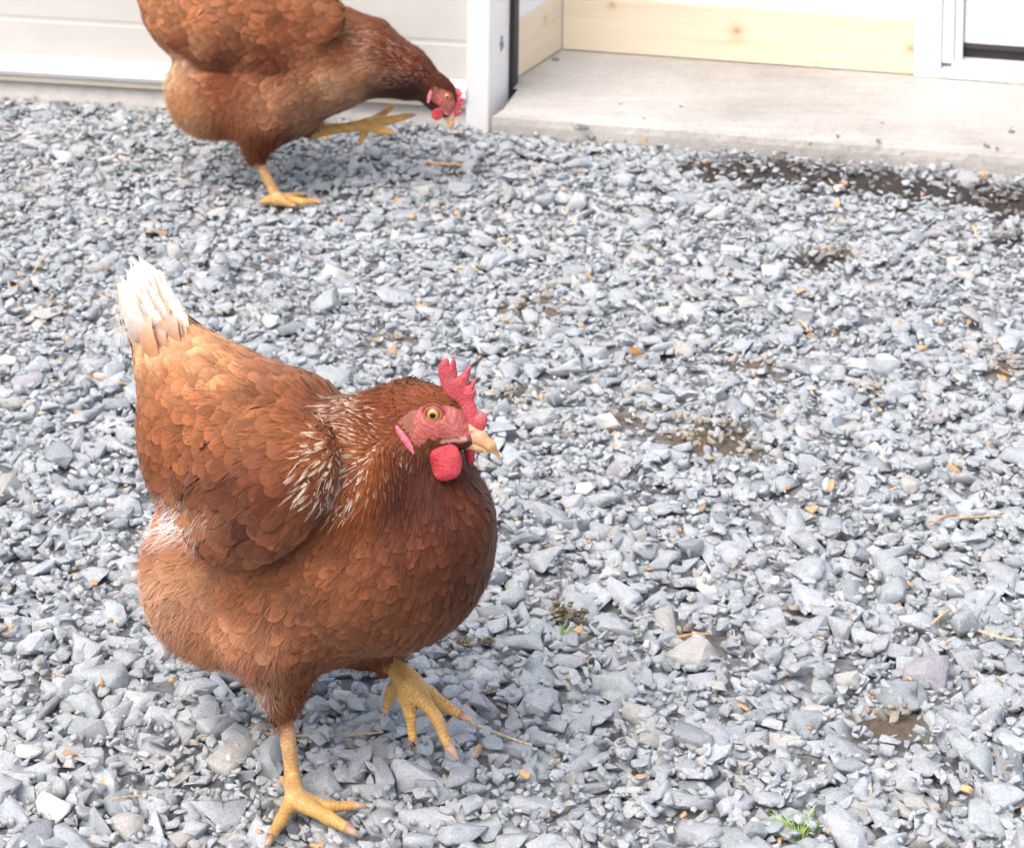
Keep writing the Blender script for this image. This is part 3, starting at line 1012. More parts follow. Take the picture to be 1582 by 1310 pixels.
    lz = (poly_sdf(bx, by, regions['lace']) < 6) & (reg[si] == RN.index('hackle')) & (RNG.random(ns) < .22) & (hen.lace > .5)
    c0[lz] = srgb((250, 228, 204)) * (.55 + .45 * hen.lace) * .9; Ls[lz] *= .8
    out = build_feathers(bvh, p0, D, Ls, Ws, np.clip(c0, .01, .9), 'hair', 0.0012, np.where(fl, .0065, .0016) * RNG.uniform(.3, 1.3, ns), 1.3, np.clip(c0 * 1.15, 0, .9), wob=.8)
    mesh_obj('down', out[0], out[1], M_STRAND, hen.root, col=out[2])
    for key in sorted(groups):
        V, F_, Cl, U = join_parts(groups[key])
        mesh_obj('wing' if key.startswith('wing') else key, V, F_, M_FEATHER, hen.root, col=Cl, uv=U)
    return bvh, flow_at, nv

def quill_feathers(hen, name, specs, mat=None, k0=.12, k1=.35):
    """long stiff feathers given by base, tip, width, colours, face normal, thickness bow"""
    parts = []
    for b_, t_, w, c0, c1, nrm, bow in specs:
        b_, t_ = np.array(b_), np.array(t_); d = t_ - b_; L = np.linalg.norm(d); d /= L
        nrm = nrm - d * (nrm @ d); nrm /= np.linalg.norm(nrm)
        side = np.cross(nrm, d); nr, nc = 14, 7
        V = np.zeros((nr, nc, 3)); Cc_ = np.zeros((nr, nc, 3)); U = np.zeros((nr, nc, 2)); off = random.random() * 30
        for i in range(nr):
            t = i / (nr - 1)
            ww = w * .5 * (min(1, .35 + t * 2.2) if t < .3 else 1) * math.sqrt(max(0, 1 - max(0, (t - .80) / .20) ** 2.2)) + 1e-4
            for j in range(nc):
                u = j / (nc - 1) * 2 - 1
                fray = random.uniform(-.02, .02) * L * (t > .6) * abs(u)
                V[i, j] = b_ + d * (L * t - abs(u) * w * .35 * t + fray) + side * ww * u + nrm * (bow * math.sin(math.pi * t * .9) - abs(u) ** 1.5 * w * .13)
                kx = min(1, max(0, (t - k0) / k1)); Cc_[i, j] = (c0 * (1 - kx) + c1 * kx) * random.uniform(.93, 1.05)
                U[i, j] = ((u + 1) / 2 * .96 + .02 + int(off), t * 2 + off)
        a = (np.arange(nr - 1)[:, None] * nc + np.arange(nc - 1)[None]).ravel()
        parts.append((V.reshape(-1, 3), np.stack([a, a + 1, a + 1 + nc, a + nc], 1), Cc_.reshape(-1, 3), U.reshape(-1, 2)))
    V, F_, Cl, U = join_parts(parts)
    return mesh_obj(name, V, F_, mat or M_FEATHER, hen.root, col=Cl, uv=U)

ALB = np.array([0.60, 0.57, 0.53])
def plum(c): return np.minimum(1.10 * np.power(c, 1.23) * np.array([.88, 1.04, 1.16]), .88)     # photo colour -> plumage albedo

# ---- foreground hen
def hen_near():
    hn = Hen((455, 1228), 0.040, 38, 1.0, 'brown hen in front striding over gravel with one foot raised, white tail up')
    M = hn.M
    fr = head_frame(hn, HEAD_E, 0.0, 14, 0, 0.00045)
    prims = [('e', 592, 828, 0, (.080, .080, .078), 0), ('e', 478, 832, 0, (.092, .086, .088), 0),
             ('e', 374, 872, 0, (.069, .077, .068), 0), ('e', 352, 690, 0, (.070, .060, .068), 0),
             ('e', 425, 700, 0, (.070, .060, .060), 0),
             ('c', (305, 610, 0), .046, (243, 510, 0), .021),
             ('c', (540, 740, .040), .042, (440, 745, .060), .034), ('c', (580, 770, 0), .060, (634, 668, 0), .029), ('c', (545, 705, 0), .042, (628, 640, 0), .022),
             ('c', (672, 805, 0), .040, (655, 715, 0), .024),
             ('c', (430, 985, .045), .042, (437, 1060, .045), .015),
             ('c', (560, 960, -.04), .040, (597, 1012, -.045), .012)]
    st = [(M(436, 1070, .045), 0.0075), (M(438, 1092, .044), 0.0063), (M(446, 1150, .042), 0.0055), (M(452, 1205, .040), 0.0058), (G(456, 1232, .013), 0.0077)]
    b0 = G(456, 1236, .011)
    t1 = [(b0, 0.0063), (G(445, 1246, .010), 0.0049), (G(433, 1268, .008), 0.0044), (G(418, 1294, .007), 0.0035)]
    t2 = [(b0, 0.0066), (G(477, 1246, .010), 0.0053), (G(508, 1263, .009), 0.0046), (G(537, 1279, .008), 0.0038)]
    t3 = [(b0, 0.0062), (G(474, 1236, .010), 0.0048), (G(505, 1246, .008), 0.0041), (G(546, 1244, .007), 0.0035)]
    t4 = [(b0, 0.0057), (G(449, 1216, .008), 0.0044), (G(440, 1206, .006), 0.0033)]
    hk = M(597, 1012, -.045); bl = M(634, 1058, -.035)
    r0 = [(hk, 0.0089), (M(612, 1030, -.042), 0.0074), (bl, .0100)]
    r1 = [(bl, 0.0066), (M(607, 1062, -.045), 0.0047), (M(601, 1078, -.047), 0.0040), (M(597, 1092, -.048), 0.0033)]
    r2 = [(bl, 0.0066), (M(623, 1074, -.030), 0.0048), (M(633, 1100, -.024), 0.0043), (M(638, 1140, -.022), 0.0035)]
    r3 = [(bl, 0.0070), (M(653, 1080, -.034), 0.0053), (M(674, 1108, -.032), 0.0045), (M(692, 1150, -.030), 0.0037)]
    r4 = [(bl, 0.0066), (M(664, 1070, -.045), 0.0048), (M(688, 1090, -.052), 0.0041), (M(712, 1104, -.056), 0.0035)]
    chains = [st, t1, t2, t3, t4, r0, r1, r2, r3, r4]
    wing_c = M(402, 750, .095)
    t = math.radians(42); A = np.array([hn.fw * math.cos(t) + hn.up * math.sin(t), hn.sd, -hn.fw * math.sin(t) + hn.up * math.cos(t)])
    wing_p = []
    for sg in (1, -1):
        c = wing_c if sg > 0 else wing_c - hn.sd * .140 - hn.fw * .06 - hn.up * .05
        t2_ = math.radians(10) * sg
        B = np.array([A[0] * math.cos(t2_) + A[1] * math.sin(-t2_), A[1] * math.cos(t2_) + A[0] * math.sin(t2_), A[2]])
        wing_p.append((c, (.071, .025, .046), B))
    P, Q = build_body(hn, prims, chains, head_prims(fr), wing_p)
    flow = [(650, 600, -1, -.02), (600, 620, -.9, .4), (640, 640, -.8, .6), (600, 700, -.6, .8), (530, 680, -.85, .5), (560, 640, -.9, .4),
            (640, 720, -.3, 1), (680, 750, 0, 1), (640, 800, -.2, 1), (740, 800, 0, 1), (720, 900, -.3, .9), (600, 900, -.45, .8),
            (560, 780, -.5, .8), (500, 950, -.6, .7), (430, 720, -.8, .6), (480, 650, -1, .35), (350, 790, -.6, .7), (330, 740, -.7, .6),
            (380, 600, -.95, -.15), (440, 600, -1, -.1), (300, 640, -.7, .3), (240, 700, -.3, .9), (280, 560, -.7, -.6), (240, 500, -.3, -1),
            (300, 760, -.5, .8), (300, 880, -.8, .5), (250, 920, -.4, .9), (330, 980, -.6, .7), (400, 1020, -.3, .9), (437, 1080, 0, 1),
            (450, 870, -.8, .5), (600, 990, -.5, .7), (500, 1020, -.3, .8)]
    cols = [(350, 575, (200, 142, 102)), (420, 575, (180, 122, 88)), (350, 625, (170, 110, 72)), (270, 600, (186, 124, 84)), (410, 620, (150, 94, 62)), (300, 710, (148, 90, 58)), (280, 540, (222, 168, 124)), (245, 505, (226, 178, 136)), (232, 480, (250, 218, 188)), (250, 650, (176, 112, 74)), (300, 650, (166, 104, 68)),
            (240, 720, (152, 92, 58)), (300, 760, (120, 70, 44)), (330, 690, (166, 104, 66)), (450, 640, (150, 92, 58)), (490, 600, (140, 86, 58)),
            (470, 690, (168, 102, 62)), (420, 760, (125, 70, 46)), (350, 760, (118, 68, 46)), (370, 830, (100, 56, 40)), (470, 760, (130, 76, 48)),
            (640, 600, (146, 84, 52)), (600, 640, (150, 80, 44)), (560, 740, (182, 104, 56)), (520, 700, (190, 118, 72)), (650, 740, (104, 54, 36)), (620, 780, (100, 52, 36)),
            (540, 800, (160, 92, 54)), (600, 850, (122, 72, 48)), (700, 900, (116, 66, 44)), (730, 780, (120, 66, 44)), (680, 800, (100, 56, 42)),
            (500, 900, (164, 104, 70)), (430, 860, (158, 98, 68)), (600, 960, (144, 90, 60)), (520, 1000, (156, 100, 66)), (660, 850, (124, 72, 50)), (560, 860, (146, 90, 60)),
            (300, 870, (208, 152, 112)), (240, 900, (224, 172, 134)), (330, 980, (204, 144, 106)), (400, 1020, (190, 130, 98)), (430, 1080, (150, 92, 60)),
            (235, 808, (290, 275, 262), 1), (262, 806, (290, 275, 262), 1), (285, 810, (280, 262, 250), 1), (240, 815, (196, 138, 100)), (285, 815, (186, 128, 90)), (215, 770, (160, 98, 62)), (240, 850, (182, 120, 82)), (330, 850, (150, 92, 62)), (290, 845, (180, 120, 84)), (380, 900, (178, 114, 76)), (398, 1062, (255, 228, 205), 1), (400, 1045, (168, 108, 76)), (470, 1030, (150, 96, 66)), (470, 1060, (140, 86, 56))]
    regions = {'chest': [(560, 790), (640, 740), (800, 700), (800, 1060), (560, 1060), (440, 1000), (420, 880), (470, 830)],
               'saddle': [(300, 480), (520, 560), (560, 620), (480, 650), (380, 660), (300, 640)],
               'fluff': [(180, 790), (270, 790), (360, 850), (420, 870), (420, 980), (500, 1040), (500, 1120), (180, 1120)],
               'wing': [(560, 640), (560, 700), (530, 770), (450, 810), (375, 865), (340, 850), (290, 795), (278, 745), (330, 700), (420, 645), (480, 620)],
               'hackle': [(690, 560), (500, 575), (445, 640), (440, 800), (520, 860), (600, 800), (650, 790), (720, 740), (720, 560)],
               'lace': [(545, 600), (500, 620), (465, 700), (458, 770), (500, 800), (530, 800), (560, 740), (575, 700), (545, 690), (560, 640)],
               'lace2': [(560, 640), (500, 700), (500, 800), (600, 780), (640, 720), (600, 660)]}
    bvh, flow_at, nv = dress(hn, fr, P, Q, chains, flow, cols, regions, ((M(437, 1060, .045), .016), (M(585, 985, -.045), .014)))
    head_parts(hn, fr, bvh)
    claw(hn, [G(418, 1294, .007), G(413, 1302, .007), G(409, 1309, .004)], .0037)
    claw(hn, [G(537, 1279, .008), G(548, 1286, .008), G(557, 1294, .004)], .0040)
    claw(hn, [G(546, 1244, .007), G(560, 1244, .007), G(571, 1248, .004)], .0034)
    claw(hn, [G(440, 1206, .006), G(434, 1202, .005), G(430, 1200, .003)], .0034)
    claw(hn, [M(597, 1092, -.048), M(596, 1100, -.048), M(594, 1106, -.048)], .0036)
    claw(hn, [M(638, 1140, -.022), M(638, 1151, -.022), M(637, 1160, -.022)], .0040)
    claw(hn, [M(692, 1150, -.030), M(702, 1164, -.030), M(709, 1174, -.030)], .0042)
    claw(hn, [M(712, 1104, -.056), M(724, 1109, -.056), M(732, 1113, -.056)], .0036)
    # tail
    W0, W1, BF = srgb((232, 200, 172)) * .8, srgb((252, 240, 226)) * .93, srgb((222, 168, 124)) * .85
    sp = []
    tips = [(206, 396, .004, 268, .015), (214, 391, -.004, 276, .016), (226, 402, -.008, 280, .016), (200, 402, .010, 262, .014), (194, 412, .018, 256, .015), (186, 424, .024, 250, .015), (180, 434, .030, 244, .015),
            (183, 448, .034, 240, .014), (188, 462, .036, 238, .014), (196, 480, .036, 236, .014), (212, 425, .012, 262, .016), (224, 445, .010, 270, .016), (205, 440, .022, 255, .016), (215, 465, .022, 258, .016), (236, 470, .008, 275, .015), (244, 428, -.006, 286, .015), (258, 448, -.004, 290, .014), (270, 468, .0, 292, .013)]
    for i, (tx, ty, lt, bx, wd) in enumerate(tips):
        sp.append((M(bx, 548 + (bx - 255) * .3, lt * .5), M(tx, ty, lt), wd * 1.35, BF, W1, hn.sd + hn.up * .25 + hn.fw * random.uniform(-.12, .12), .003))
    quill_feathers(hn, 'tail', sp, M_TAIL, .20, .40)
    cvt = []
    for i in range(18):
        bx = random.uniform(236, 292); lt = (.030 - (bx - 236) * .0004) * random.uniform(.7, 1.05)
        c_ = srgb((222, 166, 122)) * random.uniform(.62, .85)
        cvt.append((M(bx, 560 - (bx - 236) * .12, lt * 1.02), M(bx - random.uniform(14, 26), random.uniform(478, 508), lt * .8), .015, c_, c_ * .5 + W1 * random.uniform(.25, .5), hn.sd + hn.up * .2, .004))
    quill_feathers(hn, 'tail_coverts', cvt, M_TAIL, .35, .6)
    wv = []
    for i in range(110):
        tx, ty = random.uniform(180, 215), random.uniform(425, 510)
        if ty < 395 + abs(tx - 212) * .95: continue
        lt = random.uniform(.0, .04); a_ = M(tx, ty + 30, lt); b2 = M(tx - random.uniform(2, 16), ty - random.uniform(0, 22), lt + .004)
        wv.append((a_, b2))
    BV, BF_ = [], []
    for a_, b2 in wv:
        sd_ = np.cross(b2 - a_, hn.sd); sd_ = sd_ / np.linalg.norm(sd_) * .00022; i0 = len(BV)
        BV += [a_ - sd_, a_ + sd_, b2]; BF_.append((i0, i0 + 1, i0 + 2))
    mesh_obj('tail_down', np.array(BV), np.array(BF_), M_STRAND, hn.root, col=np.tile(W1, (len(BV), 1)))
    # folded flight feathers under the wing's edge
    for sg in (1, -1):
        qs = []
        for i in range(13):
            t = i / 12
            b0_ = (450 - 70 * t, 785 - 75 * t); tp = (372 - 98 * t ** 1.2, 858 - 66 * t)
            c = srgb((118, 66, 44)) * ALB * random.uniform(.8, 1.3)
            qs.append((M(*b0_, .097), M(*tp, .092), .017, c, c * 1.1, hn.sd - hn.fw * .1, .002))
        if sg < 0: continue
        if sg < 0:
            qs = [(b_ - 2 * hn.lateral(b_) * hn.sd, t_ - 2 * hn.lateral(t_) * hn.sd, w, c0, c1, -nm_, bw) for b_, t_, w, c0, c1, nm_, bw in qs]
        quill_feathers(hn, 'flight_feathers', qs)
    return hn

# ---- hen at the back
def hen_far():
    hn = Hen((427, 306), 0.032, 8, 1.0, 'brown hen at the back bending its head down beside the cream wall')
    hn.lace = .34
    M = hn.M
    fr = head_frame(hn, (686, 149), 0.0, 2, 50, 0.00037)
    hn.scale = .82; fr['comb'] = .50; fr['wat'] = .72
    prims = [('e', 334, 134, 0, (.058, .066, .058), 0), ('e', 418, 126, 0, (.080, .074, .072), 0),
             ('e', 500, 92, 0, (.070, .068, .064), 20), ('e', 400, 22, 0, (.085, .070, .075), 0),
             ('e', 305, 22, 0, (.058, .060, .056), -20), ('c', (270, 0, 0), .042, (215, -90, 0), .022),
             ('c', (572, 92, 0), .048, (626, 112, 0), .028), ('c', (626, 112, 0), .028, (666, 134, 0), .018),
             ('c', (408, 185, .035), .040, (395, 228, .034), .014),
             ('c', (455, 160, -.03), .034, (484, 202, -.03), .011)]
    st = [(M(394, 226, .034), 0.0079), (M(399, 248, .033), 0.0066), (M(414, 278, .032), 0.0056), (M(424, 298, .032), 0.0062), (G(428, 307, .013), 0.0079)]
    b0 = G(429, 308, .011)
    t1 = [(b0, 0.0066), (G(445, 308, .010), 0.0051), (G(466, 312, .008), 0.0044), (G(488, 311, .007), 0.0037)]
    t2 = [(b0, 0.0062), (G(446, 305, .010), 0.0048), (G(462, 301, .007), 0.0037)]
    t3 = [(b0, 0.0062), (G(438, 312, .010), 0.0048), (G(449, 316, .007), 0.0037)]
    t4 = [(b0, 0.0057), (G(414, 309, .008), 0.0044), (G(406, 312, .006), 0.0035)]
    bl = M(567, 193, -.030)
    r0 = [(M(484, 203, -.03), 0.0084), (M(506, 201, -.03), 0.0069), (M(545, 196, -.03), 0.0060), (bl, 0.0077)]
    r1 = [(bl, 0.0070), (M(586, 181, -.045), 0.0049), (M(604, 166, -.052), 0.0040)]
    r2 = [(bl, 0.0070), (M(598, 187, -.032), 0.0053), (M(632, 179, -.034), 0.0040)]
    r3 = [(bl, 0.0070), (M(584, 202, -.018), 0.0049), (M(604, 204, -.012), 0.0040)]
    r4 = [(bl, 0.0066), (M(563, 205, -.032), 0.0048), (M(557, 218, -.033), 0.0037)]
    chains = [st, t1, t2, t3, t4, r0, r1, r2, r3, r4]
    t = math.radians(14); A = np.array([hn.fw * math.cos(t) + hn.up * math.sin(t), hn.sd, -hn.fw * math.sin(t) + hn.up * math.cos(t)])
    wing_p = [(M(410, 42, .062 * sg), (.098, .016, .050), A) for sg in (1, -1)]
    P, Q = build_body(hn, prims, chains, head_prims(fr), wing_p, h=0.0018, wk=0.012)
    flow = [(690, 135, -.7, -.6), (660, 115, -.9, -.45), (630, 100, -.9, -.35), (590, 100, -.95, .1), (600, 140, -.9, .1), (540, 60, -.9, .3), (540, 140, -.9, .4), (500, 170, -.9, .5),
            (450, 190, -.7, .6), (450, 70, -.85, .45), (380, 90, -.85, .5), (400, 0, -1, .1), (300, 30, -.8, .5), (260, 60, -.6, .6), (230, -60, -.5, -.8),
            (330, 130, -.7, .6), (280, 170, -.4, .9), (360, 200, -.4, .8), (400, 225, 0, 1), (430, 210, -.2, 1)]
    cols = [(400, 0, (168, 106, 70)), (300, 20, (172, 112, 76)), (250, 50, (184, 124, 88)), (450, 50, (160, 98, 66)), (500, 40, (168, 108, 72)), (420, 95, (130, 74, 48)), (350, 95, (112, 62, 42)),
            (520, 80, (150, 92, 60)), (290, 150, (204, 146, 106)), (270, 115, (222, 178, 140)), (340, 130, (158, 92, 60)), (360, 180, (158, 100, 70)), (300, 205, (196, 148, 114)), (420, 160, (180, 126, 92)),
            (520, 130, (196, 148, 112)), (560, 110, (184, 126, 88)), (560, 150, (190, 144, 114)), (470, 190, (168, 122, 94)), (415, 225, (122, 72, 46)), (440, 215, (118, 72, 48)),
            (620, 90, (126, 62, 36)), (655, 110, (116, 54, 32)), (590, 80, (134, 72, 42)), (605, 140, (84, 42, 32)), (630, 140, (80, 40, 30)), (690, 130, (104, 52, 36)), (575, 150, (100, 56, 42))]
    regions = {'chest': [(440, 110), (560, 70), (600, 130), (560, 190), (440, 200)],
               'saddle': [(200, -90), (420, -90), (360, 10), (260, 40)],
               'fluff': [(220, 105), (300, 105), (380, 125), (420, 190), (440, 260), (220, 260)],
               'wing': [(560, 20), (545, 70), (480, 105), (420, 116), (320, 102), (270, 60), (330, 0), (420, -40), (540, -30)],
               'hackle': [(540, 0), (540, 50), (565, 100), (570, 165), (640, 165), (720, 165), (720, 60), (620, 40)],
               'lace': [(535, 40), (590, 52), (640, 78), (660, 110), (640, 125), (600, 130), (570, 115), (560, 80)],
               'lace2': [(540, 30), (660, 80), (660, 130), (570, 130)]}
    bvh, flow_at, nv = dress(hn, fr, P, Q, chains, flow, cols, regions, ((M(396, 218, .034), .014), (M(475, 195, -.03), .012)))
    head_parts(hn, fr, bvh)
    claw(hn, [G(488, 311, .007), G(496, 312, .007), G(502, 313, .004)], .0036)
    claw(hn, [G(462, 301, .007), G(470, 300, .006), G(475, 300, .003)], .0034)
    claw(hn, [G(449, 316, .007), G(456, 318, .006), G(461, 319, .003)], .0034)
    claw(hn, [G(406, 312, .006), G(400, 314, .005), G(397, 315, .003)], .0032)
    claw(hn, [M(604, 166, -.052), M(609, 163, -.054), M(613, 162, -.055)], .0034)
    claw(hn, [M(632, 179, -.034), M(639, 178, -.034), M(644, 179, -.034)], .0034)
    claw(hn, [M(604, 204, -.012), M(610, 206, -.011), M(614, 209, -.010)], .0034)
    claw(hn, [M(557, 218, -.033), M(555, 223, -.033), M(554, 227, -.033)], .0034)
    BF = srgb((176, 112, 74)) * ALB
    sp = []
    for i in range(12):
        lt = (i - 5.5) * .006
        sp.append((M(255 + random.uniform(-8, 8), -40, lt * .4), M(150 + abs(i - 5.5) * 8 + random.uniform(-6, 6), -165 + abs(i - 5.5) * 9, lt), .020, BF, srgb((236, 214, 196)), hn.sd + hn.up * .2 + hn.fw * random.uniform(-.3, .3), .004))
    quill_feathers(hn, 'tail', sp)
    for sg in (1, -1):
        qs = []
        for i in range(13):
            t = i / 12
            b0_ = (400 - 40 * t, 70 - 40 * t); tp = (300 - 52 * t, 104 - 34 * t)
            c = srgb((138, 80, 52)) * ALB * random.uniform(.8, 1.3)
            qs.append((M(*b0_, .070 * sg), M(*tp, (.062 + .004 * t) * sg), .019, c, c * 1.15, hn.sd * sg, .002))
        quill_feathers(hn, 'flight_feathers', qs)

# ------------------------------------------------------------------ the building and the slab
def V2(u, ang): return np.array([math.cos(ang), -math.sin(ang), 0]) * u
ANG = math.radians(12.0); ANL = math.radians(8.8)
UA = np.array([math.cos(ANG), -math.sin(ANG), 0]); NA = np.array([math.sin(ANG), math.cos(ANG), 0])
UL = np.array([math.cos(ANL), -math.sin(ANL), 0]); NL = np.array([math.sin(ANL), math.cos(ANL), 0])
UP = np.array([0, 0, 1.0])

def bevel_box(name, mat, parent, o, u, n, L, D, z0, z1, bev=0.002, seg=2):
    """box from o along u (length L) and n (depth D), z0..z1, bevelled"""
    bm = bmesh.new()
    vs = []
    for z in (z0, z1):
        for a, b_ in ((0, 0), (L, 0), (L, D), (0, D)):
            p = o + u * a + n * b_; vs.append(bm.verts.new((p[0], p[1], z)))
    for f in ((0, 1, 5, 4), (1, 2, 6, 5), (2, 3, 7, 6), (3, 0, 4, 7), (4, 5, 6, 7), (3, 2, 1, 0)):
        bm.faces.new([vs[i] for i in f])
    bmesh.ops.recalc_face_normals(bm, faces=bm.faces[:])
    if bev: bmesh.ops.bevel(bm, geom=bm.edges[:], offset=bev, segments=seg, affect='EDGES', profile=0.5)
    me = bpy.data.meshes.new(name); bm.to_mesh(me); bm.free()
    me.materials.append(mat)
    ob = bpy.data.objects.new(name, me); COL.objects.link(ob)
    if parent is not None:
        ob.parent = parent
        if parent.type == 'EMPTY': ob.matrix_parent_inverse = parent.matrix_basis.inverted()
    return ob

def profile_bar(name, mat, parent, o, u, n, L, prof, nseg=1, jitter=0.0):
    """closed profile [(n,z)] swept along u"""
    prof = np.array(prof, float); m_ = len(prof)
    V = []; F_ = []
    for i in range(nseg + 1):
        a = L * i / nseg
        for q in prof:
            j = np.array([random.uniform(-1, 1), random.uniform(-1, 1)]) * jitter
            V.append(o + u * a + n * (q[0] + j[0]) + UP * (q[1] + j[1]))
    for i in range(nseg):
        for k in range(m_):
            F_.append((i * m_ + k, (i + 1) * m_ + k, (i + 1) * m_ + (k + 1) % m_, i * m_ + (k + 1) % m_))
    F_.append(tuple(range(m_))); F_.append(tuple(nseg * m_ + k for k in reversed(range(m_))))
    ob = mesh_obj(name, np.array(V), F_, mat, parent if parent is None or parent.type == 'EMPTY' else None, smooth=False)
    bm = bmesh.new(); bm.from_mesh(ob.data); bmesh.ops.recalc_face_normals(bm, faces=bm.faces[:]); bm.to_mesh(ob.data); bm.free()
    if parent is not None and parent.type != 'EMPTY': ob.parent = parent
    return ob

SLAB_H = 0.026
PB = np.array([-0.027, 3.485, 0])                 # foot of the corner post
def house():
    root = empty('building', (0, 3.6, 0), 'white building with cream siding, a white corner post, raw pine baseboards and a white door', 'building')
    # cream siding wall running left of the post
    W0 = PB - UL * 3.2
    prof = [(0.0, .056), (0.0, .104), (0.0007, .106), (0.0007, .110), (0.0, .112)]
    z = .114
    while z < 2.2:
        prof += [(0.0, z + .19), (0.0007, z + .192), (0.0007, z + .197), (0.0, z + .199)]; z += .20
    prof += [(0.0, 2.4), (0.12, 2.4), (0.12, .056)]
    profile_bar('siding', M_SIDING, root, W0, UL, NL, 3.19, prof)
    profile_bar('base_trim', M_WHITE, root, W0, UL, NL, 3.1800, [(-.012, .034), (-.016, .040), (-.015, .050), (-.009, .057), (-.002, .060), (-.002, .034)])
    profile_bar('seal_strip', M_TRIMDARK, root, W0, UL, NL, 3.1795, [(-.004, .021), (-.010, .026), (-.009, .0335), (.03, .0335), (.03, .021)])
    profile_bar('foundation', M_FOUND, root, W0, UL, NL, 3.184, [(.004, -.12), (.002, .0), (.004, .0205), (.14, .0205), (.14, -.12)], 80, .0008)
    # corner post
    pf = G(719.5, 197, 0); pr = G(754, 197, 0); pk = np.array([.0065, 3.566, 0])
    bm = bmesh.new()
    ring = [pf, pr, pk, pk + NA * .05 - UA * .02, pf + NL * .13]
    lo = [bm.verts.new((p[0], p[1], -.05)) for p in ring]; hi = [bm.verts.new((p[0], p[1], 2.4)) for p in ring]
    for i in range(5): bm.faces.new([lo[i], lo[(i + 1) % 5], hi[(i + 1) % 5], hi[i]])
    bm.faces.new(hi); bm.faces.new(lo[::-1])
    bmesh.ops.recalc_face_normals(bm, faces=bm.faces[:])
    bmesh.ops.bevel(bm, geom=[e for e in bm.edges if abs((e.verts[0].co - e.verts[1].co).z) > 1], offset=.0012, segments=2, affect='EDGES')
    me = bpy.data.meshes.new('corner_post'); bm.to_mesh(me); bm.free(); me.materials.append(M_VINYL)
    post = bpy.data.objects.new('corner_post', me); COL.objects.link(post); post.parent = root; post.matrix_parent_inverse = root.matrix_basis.inverted()
    sd = pk - pr; sl = np.linalg.norm(sd); sd /= sl; out = np.array([sd[1], -sd[0], 0])
    sc = on_plane(774, 66, pr, out)
    V, F_ = cone_mesh([sc - out * .002, sc + out * .0015, sc + out * .003], [.005, .005, .0028], 14)
    s_ = mesh_obj('screw', V, F_, M_METAL, None); s_.parent = post
    V, F_ = cone_mesh([sc - UP * .012 - out * .001, sc - UP * .004 + out * .0022, sc + UP * .009 + out * .001], [.0016, .0022, .0016], 8)
    s_ = mesh_obj('clip', V, F_, M_METAL, None); s_.parent = post
    # black strip and the inside of the recess
    b0 = np.array([.0070, 3.5665, 0])
    bevel_box('weatherstrip', M_RUBBER, root, b0, UA, NA, .0065, .03, -.02, 2.4, .001)
    c0 = np.array([.0135, 3.602, 0]); c1 = np.array([.081, 3.757, 0])
    d = c1 - c0; L = np.linalg.norm(d); d /= L; dn = np.array([-d[1], d[0], 0])
    bevel_box('baseboard', M_PINE, root, c0, d, dn, L, .018, SLAB_H + .001, SLAB_H + .080, .0015)
    bevel_box('wall_panel', M_WHITE, root, c0 + dn * .002, d, dn, L, .02, SLAB_H + .0805, 2.4, .0005)
    bL = .489
    bevel_box('baseboard', M_PINE, root, c1 + UA * .0005, UA, NA, bL, .018, SLAB_H + .001, SLAB_H + .077, .0015)
    bevel_box('wall_panel', M_WHITE, root, c1 + NA * .003 - UA * .02, UA, NA, bL + .02, .02, SLAB_H + .0775, 2.4, .0005)
    # door with its frame
    f0 = c1 + UA * (bL + .001) - NA * .006
    fr_ = bevel_box('door_frame', M_WHITE, root, f0, UA, NA, .037, .03, SLAB_H, 2.2, .002)
    s2 = bevel_box('jamb', M_WHITE, None, f0 + UA * .0375 + NA * .006, UA, NA, .016, .05, SLAB_H + .02, 2.15, .002); s2.parent = fr_
    s3 = bevel_box('door_stop', M_WHITE, None, f0 + UA * .054 + NA * .014, UA, NA, .011, .05, SLAB_H + .022, 2.15, .002); s3.parent = fr_
    s4 = bevel_box('head_jamb', M_WHITE, None, f0 + UA * .0375 + NA * .007, UA, NA, .93, .05, 2.151, 2.2, .002); s4.parent = fr_
    s5 = bevel_box('jamb', M_WHITE, None, f0 + UA * .97, UA, NA, .05, .05, SLAB_H + .02, 2.15, .002); s5.parent = fr_
    th = bevel_box('threshold', M_VINYL, root, f0 + UA * .0375 - NA * .002, UA, NA, .98, .09, SLAB_H + .0005, SLAB_H + .014, .003, 3)
    t2 = bevel_box('sill_nose', M_VINYL, None, f0 + UA * .05 + NA * .012, UA, NA, .92, .07, SLAB_H + .0142, SLAB_H + .022, .002); t2.parent = th
    dr = bevel_box('door', M_WHITE, root, f0 + UA * .066 + NA * .032, UA, NA, .90, .04, SLAB_H + .042, 2.148, .003)
    sw = bevel_box('door_sweep', M_SWEEP, None, f0 + UA * .066 + NA * .030, UA, NA, .90, .03, SLAB_H + .036, SLAB_H + .0415, .001); sw.parent = dr
    sw = bevel_box('door_sweep', M_RUBBER, None, f0 + UA * .066 + NA * .036, UA, NA, .90, .03, SLAB_H + .0225, SLAB_H + .0355, .001); sw.parent = dr
    bevel_box('wall_panel', M_WHITE, root, f0 + UA * 1.022, UA, NA, 1.2, .03, SLAB_H, 2.4, .001)
    # slab
    s0 = G(774, 204, 0); Ls = 2.6
    prof = [(0.004, -.12), (0.001, -.02), (0.0, .010), (.0015, .0185), (.006, .0235), (.014, SLAB_H), (.06, SLAB_H + .0004), (.098, SLAB_H + .0002), (.0995, SLAB_H - .0012), (.1015, SLAB_H - .0012), (.103, SLAB_H + .0002), (.12, SLAB_H - .0002), (.6, SLAB_H), (.6, -.12)]
    o = profile_bar('concrete_slab', M_CONC, None, s0, UA, NA, Ls, prof, 260, .0006)
    me = o.data
